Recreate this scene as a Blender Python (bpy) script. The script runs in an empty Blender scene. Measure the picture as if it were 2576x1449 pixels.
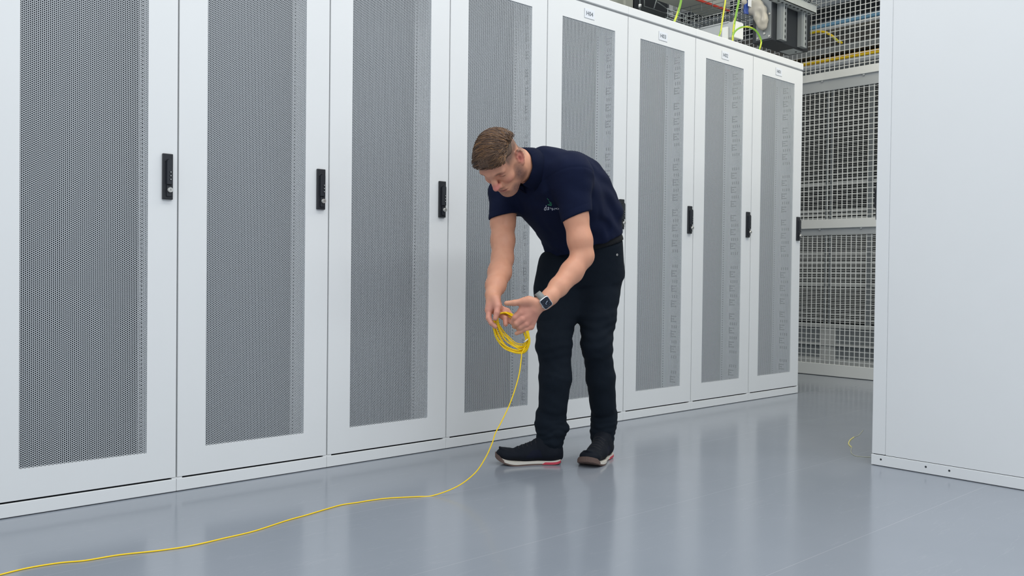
import bpy, bmesh, math, random
import numpy as np
from mathutils import Vector, Matrix
from mathutils.bvhtree import BVHTree
from mathutils.geometry import tessellate_polygon

SC = bpy.context.scene
COL = SC.collection
random.seed(4)
RNG = np.random.default_rng(4)

# ------------------------------------------------------------------ camera
W, H = 2576, 1449
FPX = 2224.455
YAW, PIT, ROL = 0.74167, -0.01569, 0.0114
CAM = np.array([-5.42554, -3.06905, 0.77668])


def cam_axes():
    cy, sy = math.cos(YAW), math.sin(YAW)
    fwd = np.array([sy * math.cos(PIT), cy * math.cos(PIT), math.sin(PIT)])
    right = np.array([cy, -sy, 0.0])
    up = np.cross(right, fwd)
    c, s = math.cos(ROL), math.sin(ROL)
    return c * right + s * up, -s * right + c * up, fwd


CR, CU, CF = cam_axes()
cam_data = bpy.data.cameras.new('camera')
cam_data.sensor_fit = 'HORIZONTAL'
cam_data.sensor_width = 36.0
cam_data.lens = FPX / W * 36.0
cam_data.clip_start = 0.02
cam_data.clip_end = 100
cam = bpy.data.objects.new('camera', cam_data)
COL.objects.link(cam)
mw = Matrix.Identity(4)
for i in range(3):
    mw[i][0], mw[i][1], mw[i][2], mw[i][3] = CR[i], CU[i], -CF[i], CAM[i]
cam.matrix_world = mw
SC.camera = cam

# ------------------------------------------------------------------ light
SC.view_settings.view_transform = 'Standard'
SC.view_settings.look = 'None'
SC.view_settings.gamma = 1.0
SC.view_settings.use_curve_mapping = False
SC.view_settings.exposure = 0.0

world = bpy.data.worlds.new('world')
SC.world = world
world.use_nodes = True
wbg = world.node_tree.nodes['Background']
wbg.inputs[0].default_value = (0.86, 0.93, 1.0, 1)
wbg.inputs[1].default_value = 0.80


def area_light(name, loc, sx, sy, power, color, rot=(0, 0, 0)):
    ld = bpy.data.lights.new(name, 'AREA')
    ld.shape = 'RECTANGLE'
    ld.size, ld.size_y = sx, sy
    ld.energy = power
    ld.color = color
    o = bpy.data.objects.new(name, ld)
    o.location = loc
    o.rotation_euler = rot
    COL.objects.link(o)
    return o


# the lamp rows over the aisle (they hang above the frame)
area_light('lamp_row_aisle', (-2.6, -1.35, 3.55), 6.5, 0.45, 64, (1.0, 0.985, 0.95))
area_light('lamp_row_near', (-4.6, -3.6, 3.55), 6.5, 0.5, 84, (0.95, 0.98, 1.0))
area_light('lamp_row_end', (-0.2, -0.75, 3.5), 1.6, 1.2, 15, (1.0, 0.86, 0.50))
area_light('lamp_row_rear', (-1.2, 1.6, 3.9), 4.0, 0.5, 55, (1.0, 0.98, 0.92))


# ------------------------------------------------------------------ helpers
def px(x, y, d):
    """point seen at photo pixel (x, y) at distance d along the view axis"""
    return CAM + (CF + CR * ((x - W / 2) / FPX) - CU * ((y - H / 2) / FPX)) * d


def px_at(x, y, axis, val):
    d = CF + CR * ((x - W / 2) / FPX) - CU * ((y - H / 2) / FPX)
    return CAM + d * ((val - CAM[axis]) / d[axis])


def lin(r, g, b):
    f = lambda v: (v / 12.92) if v <= 0.04045 else ((v + 0.055) / 1.055) ** 2.4
    return (f(r / 255), f(g / 255), f(b / 255))


def mat(name, col, rough=0.5, metal=0.0, noise=0.0, nscale=40.0, bump=0.0, bscale=200.0,
        coat=0.0, attr=None, spec=0.5, sheen=0.0, sss=0.0):
    m = bpy.data.materials.new(name)
    m.use_nodes = True
    nt = m.node_tree
    b = nt.nodes['Principled BSDF']
    b.inputs['Roughness'].default_value = rough
    b.inputs['Metallic'].default_value = metal
    b.inputs['Coat Weight'].default_value = coat
    b.inputs['Specular IOR Level'].default_value = spec
    b.inputs['Sheen Weight'].default_value = sheen
    b.inputs['Base Color'].default_value = (*col, 1)
    tc = nt.nodes.new('ShaderNodeTexCoord')
    src = None
    if attr:
        a = nt.nodes.new('ShaderNodeAttribute')
        a.attribute_name = attr
        src = a.outputs['Color']
    n = nt.nodes.new('ShaderNodeTexNoise')
    n.inputs['Scale'].default_value = nscale
    n.inputs['Detail'].default_value = 3
    nt.links.new(tc.outputs['Object'], n.inputs['Vector'])
    mx = nt.nodes.new('ShaderNodeMix')
    mx.data_type = 'RGBA'
    mx.blend_type = 'MULTIPLY'
    mx.inputs['Factor'].default_value = 1.0
    rmp = nt.nodes.new('ShaderNodeMapRange')
    rmp.inputs['To Min'].default_value = 1 - noise
    rmp.inputs['To Max'].default_value = 1 + noise
    nt.links.new(n.outputs['Fac'], rmp.inputs['Value'])
    if src:
        nt.links.new(src, mx.inputs['A'])
    else:
        mx.inputs['A'].default_value = (*col, 1)
    nt.links.new(rmp.outputs[0], mx.inputs['B'])
    nt.links.new(mx.outputs['Result'], b.inputs['Base Color'])
    if bump:
        n2 = nt.nodes.new('ShaderNodeTexNoise')
        n2.inputs['Scale'].default_value = bscale
        n2.inputs['Detail'].default_value = 2
        nt.links.new(tc.outputs['Object'], n2.inputs['Vector'])
        bp = nt.nodes.new('ShaderNodeBump')
        bp.inputs['Strength'].default_value = bump
        bp.inputs['Distance'].default_value = 0.002
        nt.links.new(n2.outputs['Fac'], bp.inputs['Height'])
        nt.links.new(bp.outputs[0], b.inputs['Normal'])
    if sss:
        b.inputs['Subsurface Weight'].default_value = sss
        b.inputs['Subsurface Radius'].default_value = (0.012, 0.005, 0.003)
        b.inputs['Subsurface Scale'].default_value = 0.6
    return m


M = {}
M['white'] = mat('white powder coat', (0.80, 0.815, 0.82), 0.42, noise=0.015, nscale=6)
M['seam'] = mat('grey seam gasket', (0.40, 0.41, 0.42), 0.6)
M['perf'] = mat('perforated white sheet', (0.62, 0.655, 0.685), 0.45)
M['inside'] = mat('cabinet interior dark', (0.035, 0.045, 0.06), 0.65)
M['insideL'] = mat('cabinet interior grey', (0.10, 0.115, 0.125), 0.6)
M['rail'] = mat('pale mounting rail', (0.90, 0.91, 0.92), 0.45)
M['slot'] = mat('dark slot', (0.03, 0.035, 0.04), 0.8)
M['black'] = mat('black plastic handle', (0.012, 0.014, 0.019), 0.38)
M['lever'] = mat('black plastic lever', (0.018, 0.021, 0.027), 0.3)
M['chrome'] = mat('satin chrome', (0.62, 0.61, 0.58), 0.3, metal=0.9)
M['plate'] = mat('label white', (0.80, 0.83, 0.88), 0.35)
M['ink'] = mat('label ink', (0.10, 0.12, 0.14), 0.6)
M['galv'] = mat('galvanised steel', (0.55, 0.58, 0.57), 0.45, metal=0.15, noise=0.12, nscale=25)
M['wire'] = mat('zinc wire', (0.28, 0.31, 0.32), 0.4, metal=0.5)
M['cage'] = mat('white cage mesh', (0.74, 0.75, 0.73), 0.45)
M['cagegrey'] = mat('grey cage rail', (0.42, 0.44, 0.45), 0.5)
M['boxblack'] = mat('black steel box', (0.02, 0.024, 0.03), 0.5)
M['boxblack2'] = mat('black steel underside', (0.03, 0.028, 0.034), 0.45)
M['yellow'] = mat('yellow cable jacket', lin(255, 214, 8), 0.38)
M['orange'] = mat('amber cable jacket', lin(232, 176, 20), 0.45)
M['green'] = mat('earth cable green', lin(118, 168, 52), 0.45)
M['earthy'] = mat('earth cable yellow', lin(206, 206, 60), 0.45)
M['red'] = mat('red edging', lin(205, 70, 55), 0.45)
M['blue'] = mat('blue cable jacket', lin(110, 160, 190), 0.5)
M['darkgrey'] = mat('dark grey sheet', (0.055, 0.065, 0.07), 0.5)
M['dark'] = mat('dark cabinet', (0.022, 0.026, 0.034), 0.55)
M['louvre'] = mat('pale louvre', (0.58, 0.59, 0.57), 0.5)
M['cream'] = mat('cream ribbed sheet', (0.50, 0.51, 0.46), 0.5)
M['grey'] = mat('grey sheet', (0.24, 0.26, 0.27), 0.5)
M['brown'] = mat('taupe duct', (0.13, 0.12, 0.105), 0.6)
M['bag'] = mat('cloudy plastic wrap', (0.46, 0.43, 0.37), 0.35)
M['labelblue'] = mat('blue wrapper print', lin(38, 70, 150), 0.35)
M['wall'] = mat('wall paint', (0.10, 0.105, 0.105), 0.7)


class MB:
    """collects shapes and links them as one mesh object"""

    def __init__(s):
        s.v, s.f, s.m, s.sm = [], [], [], []

    def face(s, idx, mi=0, smooth=False):
        s.f.append(idx); s.m.append(mi); s.sm.append(smooth)

    def box(s, x0, x1, y0, y1, z0, z1, mi=0, T=None, bev=0.0):
        if bev:
            return s.bbox(x0, x1, y0, y1, z0, z1, mi, T, bev)
        o = len(s.v)
        P = [(x0, y0, z0), (x1, y0, z0), (x1, y1, z0), (x0, y1, z0), (x0, y0, z1), (x1, y0, z1), (x1, y1, z1), (x0, y1, z1)]
        if T is not None:
            P = [tuple(T @ Vector(p)) for p in P]
        s.v += P
        for q in ((0, 3, 2, 1), (4, 5, 6, 7), (0, 1, 5, 4), (1, 2, 6, 5), (2, 3, 7, 6), (3, 0, 4, 7)):
            s.face([o + i for i in q], mi)

    def bbox(s, x0, x1, y0, y1, z0, z1, mi, T, bev):
        bm = bmesh.new()
        bmesh.ops.create_cube(bm, size=1)
        for v in bm.verts:
            v.co = Vector((x0 + (v.co.x + .5) * (x1 - x0), y0 + (v.co.y + .5) * (y1 - y0), z0 + (v.co.z + .5) * (z1 - z0)))
        bmesh.ops.bevel(bm, geom=bm.edges[:], offset=bev, segments=2, affect='EDGES', profile=0.5)
        s.add_bm(bm, mi, T)

    def add_bm(s, bm, mi=0, T=None, smooth=False):
        o = len(s.v)
        bm.verts.index_update()
        for v in bm.verts:
            c = v.co if T is None else T @ v.co
            s.v.append(tuple(c))
        for f in bm.faces:
            s.face([o + v.index for v in f.verts], mi, smooth)
        bm.free()

    def tube(s, pts, r, n=8, mi=0, cap=True, radii=None, closed=False, flat=None):
        P = [Vector(p) for p in pts]
        N = len(P)
        o = len(s.v)
        up = Vector((0.13, 0.21, 1)).normalized()
        prev = None
        for i in range(N):
            if closed:
                t = (P[(i + 1) % N] - P[i - 1])
            else:
                t = (P[min(i + 1, N - 1)] - P[max(i - 1, 0)])
            if t.length < 1e-9:
                t = Vector((0, 0, 1))
            t.normalize()
            if prev is None:
                a = t.cross(up)
                if a.length < 1e-3:
                    a = t.cross(Vector((1, 0, 0)))
            else:
                a = prev - t * prev.dot(t)
            a.normalize()
            prev = a
            b = t.cross(a)
            rr = r if radii is None else radii[i]
            for k in range(n):
                th = 2 * math.pi * k / n
                s.v.append(tuple(P[i] + a * (rr * math.cos(th)) + b * (rr * math.sin(th))))
        R_ = N if closed else N - 1
        for i in range(R_):
            for k in range(n):
                j = (i + 1) % N
                s.face([o + i * n + k, o + i * n + (k + 1) % n, o + j * n + (k + 1) % n, o + j * n + k], mi, True)
        if cap and not closed:
            s.face([o + k for k in range(n)][::-1], mi)
            s.face([o + (N - 1) * n + k for k in range(n)], mi)

    def cyl(s, a, b, r, n=16, mi=0):
        s.tube([a, b], r, n, mi)

    def raw(s, verts, faces, mi=0, smooth=False):
        o = len(s.v)
        s.v += [tuple(v) for v in verts]
        for f in faces:
            s.face([o + i for i in f], mi, smooth)

    def build(s, name, mats, parent=None, origin=None):
        me = bpy.data.meshes.new(name)
        og = Vector((0, 0, 0)) if origin is None else Vector(origin)
        me.from_pydata([tuple(Vector(v) - og) for v in s.v], [], s.f)
        for mm in (mats if isinstance(mats, (list, tuple)) else [mats]):
            me.materials.append(mm)
        me.polygons.foreach_set('material_index', s.m)
        me.polygons.foreach_set('use_smooth', s.sm)
        me.update()
        o = bpy.data.objects.new(name, me)
        COL.objects.link(o)
        if parent is not None:
            o.parent = parent
        elif origin is not None:
            o.location = og
        return o


def empty(name, loc, label, cat, group=None, rz=0):
    o = bpy.data.objects.new(name, None)
    o.empty_display_size = 0.1
    o.location = loc
    o.rotation_euler = (0, 0, rz)
    COL.objects.link(o)
    return tag(o, label, cat, group)


def tag(o, label, cat, group=None):
    o['label'] = label
    o['category'] = cat
    if group:
        o['group'] = group
    return o


def struct(o):
    o['kind'] = 'structure'
    return o


def spline(pts, n=8):
    """Catmull-Rom through the points"""
    P = [np.array(p, float) for p in pts]
    P = [2 * P[0] - P[1]] + P + [2 * P[-1] - P[-2]]
    out = []
    for i in range(1, len(P) - 2):
        for k in range(n):
            t = k / n
            p0, p1, p2, p3 = P[i - 1], P[i], P[i + 1], P[i + 2]
            out.append(0.5 * ((2 * p1) + (-p0 + p2) * t + (2 * p0 - 5 * p1 + 4 * p2 - p3) * t * t + (-p0 + 3 * p1 - 3 * p2 + p3) * t ** 3))
    out.append(P[-2])
    return out


def np_mesh(name, verts, quads, mats, smooth=True, midx=None):
    me = bpy.data.meshes.new(name)
    nv, nq = len(verts), len(quads)
    me.vertices.add(nv)
    me.vertices.foreach_set('co', np.asarray(verts, np.float32).ravel())
    me.loops.add(nq * 4)
    me.loops.foreach_set('vertex_index', np.asarray(quads, np.int32).ravel())
    me.polygons.add(nq)
    me.polygons.foreach_set('loop_start', np.arange(0, nq * 4, 4, dtype=np.int32))
    me.polygons.foreach_set('use_smooth', np.full(nq, smooth, bool))
    if midx is not None:
        me.polygons.foreach_set('material_index', np.asarray(midx, np.int32))
    for mm in mats:
        me.materials.append(mm)
    me.update(calc_edges=True)
    me.validate()
    return me


def text_mesh(s, size, ext=0.0006):
    """flat lettering as (verts, faces) centred on its own box, in the xy plane"""
    cu = bpy.data.curves.new('tmp', 'FONT')
    cu.body = s
    cu.size = size
    cu.align_x = 'CENTER'
    cu.align_y = 'CENTER'
    cu.resolution_u = 3
    cu.extrude = ext
    o = bpy.data.objects.new('tmp', cu)
    COL.objects.link(o)
    dg = bpy.context.evaluated_depsgraph_get()
    me = bpy.data.meshes.new_from_object(o.evaluated_get(dg))
    V = [tuple(v.co) for v in me.vertices]
    Fc = [list(p.vertices) for p in me.polygons]
    bpy.data.objects.remove(o)
    bpy.data.curves.remove(cu)
    bpy.data.meshes.remove(me)
    return V, Fc


# ------------------------------------------------------------------ floor and walls
def floor_material():
    m = bpy.data.materials.new('grey glossy floor')
    m.use_nodes = True
    nt = m.node_tree
    b = nt.nodes['Principled BSDF']
    tc = nt.nodes.new('ShaderNodeTexCoord')
    n = nt.nodes.new('ShaderNodeTexNoise')
    n.inputs['Scale'].default_value = 1.3
    n.inputs['Detail'].default_value = 4
    nt.links.new(tc.outputs['Object'], n.inputs['Vector'])
    cr = nt.nodes.new('ShaderNodeValToRGB')
    cr.color_ramp.elements[0].position = 0.3
    cr.color_ramp.elements[0].color = (*lin(133, 140, 149), 1)
    cr.color_ramp.elements[1].position = 0.7
    cr.color_ramp.elements[1].color = (*lin(141, 147, 156), 1)
    nt.links.new(n.outputs['Fac'], cr.inputs['Fac'])
    # thin pale scuffs: bands of a stretched noise
    mp = nt.nodes.new('ShaderNodeMapping')
    mp.inputs['Rotation'].default_value = (0, 0, 0.5)
    mp.inputs['Scale'].default_value = (0.9, 9.0, 1)
    nt.links.new(tc.outputs['Object'], mp.inputs['Vector'])
    n2 = nt.nodes.new('ShaderNodeTexNoise')
    n2.inputs['Scale'].default_value = 1.1
    n2.inputs['Detail'].default_value = 6
    nt.links.new(mp.outputs[0], n2.inputs['Vector'])
    r2 = nt.nodes.new('ShaderNodeValToRGB')
    e = r2.color_ramp.elements
    e[0].position = 0.498; e[0].color = (0, 0, 0, 1)
    e[1].position = 0.5; e[1].color = (0.05, 0.05, 0.05, 1)
    e3 = e.new(0.502); e3.color = (0, 0, 0, 1)
    nt.links.new(n2.outputs['Fac'], r2.inputs['Fac'])
    mx = nt.nodes.new('ShaderNodeMix')
    mx.data_type = 'RGBA'
    nt.links.new(r2.outputs['Color'], mx.inputs['Factor'])
    nt.links.new(cr.outputs['Color'], mx.inputs['A'])
    mx.inputs['B'].default_value = (0.7, 0.7, 0.68, 1)
    nt.links.new(mx.outputs['Result'], b.inputs['Base Color'])
    sx = nt.nodes.new('ShaderNodeSeparateXYZ')
    nt.links.new(tc.outputs['Object'], sx.inputs[0])

    def mth(op, a, b_=None):
        n_ = nt.nodes.new('ShaderNodeMath')
        n_.operation = op
        for i_, v_ in enumerate((a, b_)):
            if v_ is None:
                continue
            if isinstance(v_, (int, float)):
                n_.inputs[i_].default_value = v_
            else:
                nt.links.new(v_, n_.inputs[i_])
        return n_.outputs[0]
    # floor tile joints every 0.6 m, one line 0.635 m in front of the row
    fy = mth('ABSOLUTE', mth('SUBTRACT', mth('FRACT', mth('DIVIDE', mth('ADD', sx.outputs['Y'], 0.635 + 0.3 + 6.0), 0.6)), 0.5))
    joint = mth('MULTIPLY', mth('LESS_THAN', fy, 0.0022), mth('MULTIPLY', n.outputs['Fac'], 0.32))
    mj = nt.nodes.new('ShaderNodeMix')
    mj.data_type = 'RGBA'
    nt.links.new(joint, mj.inputs['Factor'])
    nt.links.new(mx.outputs['Result'], mj.inputs['A'])
    mj.inputs['B'].default_value = (0.62, 0.63, 0.64, 1)
    nt.links.new(mj.outputs['Result'], b.inputs['Base Color'])
    b.inputs['Roughness'].default_value = 0.16
    b.inputs['IOR'].default_value = 1.5
    rr = nt.nodes.new('ShaderNodeMapRange')
    rr.inputs['To Min'].default_value = 0.12
    rr.inputs['To Max'].default_value = 0.22
    nt.links.new(n.outputs['Fac'], rr.inputs['Value'])
    nt.links.new(rr.outputs[0], b.inputs['Roughness'])
    return m


M['floor'] = floor_material()
f = MB(); f.box(-9, 5, -6, 6.5, -0.1, 0.0)
struct(f.build('floor', M['floor']))
f = MB(); f.box(-9, 5, 6.5, 6.6, 0, 7.5)
struct(f.build('wall_rear', M['wall']))
f = MB(); f.box(5, 5.1, -6, 6.6, 0, 7.5)
struct(f.build('wall_right', M['wall']))

# ------------------------------------------------------------------ cabinets
CW = 0.6            # cabinet width
CD = 1.1            # depth
PX0, PX1, PZ0, PZ1 = 0.104, 0.497, 0.148, 2.053


def perforated_mesh():
    p = 0.00665
    rh = 0.00290
    w, h = PX1 - PX0 + 0.01, PZ1 - PZ0 + 0.01
    dx = p * math.sqrt(3) / 2
    nc, nr = int(w / dx) + 1, int(h / p) + 1
    ci, ri = np.meshgrid(np.arange(nc), np.arange(nr), indexing='ij')
    cx = PX0 - 0.005 + ci * dx
    cz = PZ0 - 0.005 + (ri + 0.5 * (ci % 2)) * p
    cx, cz = cx.ravel(), cz.ravel()
    n = len(cx)
    ang = np.arange(6) * math.pi / 3
    Ro = p / math.sqrt(3) * 1.0005
    V = np.zeros((n, 18, 3), np.float32)
    for j, (R_, y) in enumerate(((Ro, 0.0), (rh, 0.0), (rh, 0.0009))):
        V[:, j * 6:(j + 1) * 6, 0] = cx[:, None] + R_ * np.cos(ang)
        V[:, j * 6:(j + 1) * 6, 1] = 0.0035 + y
        V[:, j * 6:(j + 1) * 6, 2] = cz[:, None] + R_ * np.sin(ang)
    q = []
    for k in range(6):
        k2 = (k + 1) % 6
        q.append([k, k2, 6 + k2, 6 + k])
        q.append([6 + k, 6 + k2, 12 + k2, 12 + k])
    Q = (np.arange(n)[:, None, None] * 18 + np.array(q)[None]).reshape(-1, 4)
    return np_mesh('perforated_panel', V.reshape(-1, 3), Q, [M['perf']], smooth=False)


def frame_ring(mb, x0, x1, z0, z1, hx0, hx1, hz0, hz1, y0, y1, mi=0):
    """a sheet with a rectangular opening, thickness y0..y1"""
    for a in ((x0, hx0, z0, z1), (hx1, x1, z0, z1), (hx0, hx1, z0, hz0), (hx0, hx1, hz1, z1)):
        mb.box(a[0], a[1], y0, y1, a[2], a[3], mi)


def obj_from(me, name, parent, loc=(0, 0, 0)):
    o = bpy.data.objects.new(name, me)
    COL.objects.link(o)
    o.parent = parent
    o.location = loc
    return o


def build_handle(parent, x0, x1, z0, z1):
    """swing handle: bevelled body, recess, lever with code dials"""
    h = MB()
    h.box(x0, x1, -0.010, 0.004, z0, z1, 0, bev=0.002)
    cxm = (x0 + x1) / 2 + 0.002
    # raised lever with a rounded top end
    hw = 0.0105
    pts = []
    zt, zb = z1 - 0.030, z0 + 0.052
    for k in range(13):
        t = math.pi * k / 12
        pts.append((cxm + hw * math.cos(t), zt + hw * math.sin(t)))
    pts += [(cxm - hw, zb), (cxm + hw, zb)]
    n = len(pts)
    V = [(a, -0.0095, b) for a, b in pts] + [(cxm + (a - cxm) * .8, -0.021, b) for a, b in pts]
    F_ = [[i, (i + 1) % n, n + (i + 1) % n, n + i] for i in range(n)] + [list(range(n, 2 * n))]
    h.raw(V, F_, 1)
    # dark groove round the lever end
    h.tube([(cxm + (hw + .002) * math.cos(math.pi * k / 12), -0.0103, zt + (hw + .002) * math.sin(math.pi * k / 12)) for k in range(13)], 0.0012, 6, 0)
    # code dials
    for k in range(3):
        zc = zt - 0.034 - k * 0.0125
        h.cyl((cxm + .003, -0.0205, zc), (cxm + .003, -0.0228, zc), 0.0042, 12, 0)
        h.cyl((cxm + .003, -0.0215, zc), (cxm + .003, -0.0232, zc), 0.0018, 8, 2)
    # lower pod under the lock
    h.box(cxm - .008, cxm + .010, -0.016, -0.008, z0 + .010, z0 + .050, 1, bev=0.002)
    return h.build('door_handle', [M['black'], M['lever'], M['galv']], parent)


def build_lock(parent, cxm, z, r=0.0085):
    k = MB()
    k.cyl((cxm, -0.014, z), (cxm, -0.027, z), r, 24, 0)
    k.cyl((cxm, -0.0265, z), (cxm, -0.0285, z), r * .82, 24, 0)
    k.box(cxm - .0008, cxm + .0008, -0.0289, -0.028, z - .003, z + .003, 1)
    return k.build('lock_cylinder', [M['chrome'], M['slot']], parent)


PERF = perforated_mesh()


def build_cabinet():
    root = empty('server_cabinet', (0, 0, 0), '', 'cabinet', 'white server cabinets in the long row')
    b = MB()   # carcass: side walls, roof, back, front posts
    b.box(0.004, 0.016, 0.028, CD, 0.048, 2.16, 0)
    b.box(CW - 0.016, CW - 0.004, 0.028, CD, 0.048, 2.16, 0)
    b.box(0.016, CW - .016, 0.17, 0.175, 0.06, 2.15, 1)
    b.box(0.016, CW - .016, CD - .02, CD, 0.048, 2.16, 0)
    b.box(0.016, CW - .016, 0.03, 0.17, 0.05, 0.07, 1)
    b.box(0.016, CW - .016, 0.03, 0.17, 2.13, 2.15, 1)
    b.box(0.0, 0.03, 0.027, 0.06, 0.046, 2.158, 2)
    b.box(CW - 0.03, CW, 0.027, 0.06, 0.046, 2.158, 2)
    b.build('carcass', [M['white'], M['inside'], M['seam']], root)
    t = MB()
    t.box(0.0004, CW - .0004, -0.003, CD, 2.160, 2.2025, 0, bev=0.003)
    t.box(0.0, CW, 0.008, 0.05, 2.150, 2.161, 1)
    t.build('roof_cap', [M['white'], M['seam']], root)
    p = MB()
    p.box(0.0005, CW - .0005, -0.001, 0.03, 0.0025, 0.0455, 0, bev=0.0015)
    p.box(0.0, CW, 0.006, CD, 0.0, 0.046, 1)
    p.box(0.0, 0.02, -0.0005, 0.03, 0.045, 0.0505, 0)
    p.box(CW - .016, CW, -0.0005, 0.03, 0.045, 0.0505, 0)
    p.build('plinth', [M['white'], M['slot']], root)
    r = MB()   # 19 inch rail seen through the perforations, slots beside it
    for x0, x1 in ((0.520, 0.584), (0.016, 0.080)):
        r.box(x0, x1, 0.150, 0.154, 0.08, 2.12, 0)
    r.box(0.5805, 0.5835, 0.035, 0.150, 0.08, 2.12, 0)
    U = 0.04445
    for k in range(44):
        z = 0.11 + k * U
        for q in range(3):
            r.box(0.526, 0.534, 0.1492, 0.151, z + q * .0145, z + q * .0145 + .008, 1)
        if k % 7 in (3,):
            continue
        if k % 2:
            r.box(0.5797, 0.581, 0.128, 0.134, z - .006, z + .036, 1)
            for q in range(3):
                r.box(0.5797, 0.581, 0.095 if q != 1 else 0.11, 0.130, z - .004 + q * .015, z + .003 + q * .015, 1)
        else:
            for q in range(4):
                r.box(0.5797, 0.581, 0.075 + q * .015, 0.083 + q * .015, z + .004, z + .022, 1)
    r.build('mounting_rail', [M['rail'], M['slot']], root)
    d = MB()
    frame_ring(d, 0.003, CW - .003, 0.052, 2.149, PX0, PX1, PZ0, PZ1, 0.0, 0.0225)
    door = d.build('door', [M['white']], root)
    obj_from(PERF, 'perforated_panel', door)
    build_handle(door, 0.3440 + .2, 0.3790 + .2, 1.021, 1.179)
    build_lock(door, 0.3640 + .2, 1.0535)
    return root


def copy_tree(o, parent=None):
    c = o.copy()
    COL.objects.link(c)
    c.parent = parent
    for ch in list(o.children):
        copy_tree(ch, c)
    return c


CAB = build_cabinet()
CAB_LABELS = [
    'white server cabinet with label H01 at the far right end of the row',
    'white server cabinet with label H02, second from the far right end',
    'white server cabinet with label H03, its door just right of the standing man',
    'white server cabinet with label H04, door directly behind the bent back of the man',
    "white server cabinet right behind the man's head and his yellow coil, just left of H04",
    'white server cabinet with perforated door, first one wholly clear to the left of the man',
    'white server cabinet between the leftmost one and the one beside the man',
    'leftmost white server cabinet, its left edge cut by the photo border',
]
CABS = []
for k in range(8):
    c = CAB if k == 0 else copy_tree(CAB)
    c.location = (-CW * (k + 1), 0, 0)
    c['label'] = CAB_LABELS[k]
    CABS.append(c)
for k, c in enumerate(CABS):
    if k < 4:
        tg = MB()
        tx0, tx1, tz0, tz1 = 0.2605, 0.3345, 2.0765, 2.1235
        tg.box(tx0, tx1, -0.0016, 0.001, tz0, tz1, 0)
        tg.box(tx0 - .0006, tx0 + .0003, -0.0018, 0.0, tz0, tz1, 1)
        tg.box(tx0, tx1, -0.0018, 0.0, tz0 - .0007, tz0 + .0004, 1)
        pl = tg.build('label_plate', [M['plate'], M['seam']], c)
        V, Fc = text_mesh('H0%d' % (k + 1), 0.030)
        lt = MB()
        cxm, czm = (tx0 + tx1) / 2, (tz0 + tz1) / 2
        lt.raw([(cxm + v[0] * 1.0, -0.0019 - v[2], czm + v[1]) for v in V], Fc)
        lt.build('lettering', [M['ink']], pl)
# the white end wall of the row
e = MB()
e.box(0.0005, 0.012, 0.02, CD, 0.046, 2.17, 0)
e.build('side_panel', [M['white']], CAB).location = (CW, 0, 0)

# the cabinet of the facing row, seen from its end
XR, YR = -1.8333, -1.3781
rc = empty('server_cabinet', (XR, YR, 0), 'plain white cabinet of the facing row at the right edge, seen from its side panel', 'cabinet')
b = MB()
b.box(0.004, 0.596, -1.10, -0.028, 0.05, 2.17, 0)
b.build('carcass', [M['white']], rc)
b = MB()
b.box(0.0, 0.6, -1.10, -0.058, 0.0475, 2.19, 0, bev=0.0015)
b.build('side_panel', [M['white']], rc)
b = MB()
b.box(0.0, 0.6, -0.055, -0.0005, 0.0485, 2.19, 0, bev=0.002)
dr = b.build('door', [M['white']], rc)
hb = MB()
hb.box(0.02, 0.055, -0.002, 0.012, 1.021, 1.179, 0, bev=0.002)
hb.box(0.028, 0.048, 0.010, 0.022, 1.07, 1.15, 0, bev=0.003)
hb.build('door_handle', [M['black']], dr)
b = MB()
b.box(-0.002, 0.6, -1.10, 0.001, 0.0025, 0.0455, 0, bev=0.0015)
b.box(0.004, 0.6, -1.09, -0.005, 0.0, 0.047, 1)
for yy in (-0.040, -0.222, -0.312):
    b.tube([(-0.0024, yy, 0.0285), (0.0, yy, 0.0285)], 0.0042, 12, 1)
b.build('plinth', [M['white'], M['slot']], rc)
b = MB()
b.box(-0.001, 0.601, -1.10, 0.002, 2.19, 2.2025, 0)
b.build('roof_cap', [M['white']], rc)

# ------------------------------------------------------------------ signed-distance modelling
def nz(v):
    v = np.asarray(v, float)
    return v / np.linalg.norm(v)


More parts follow.
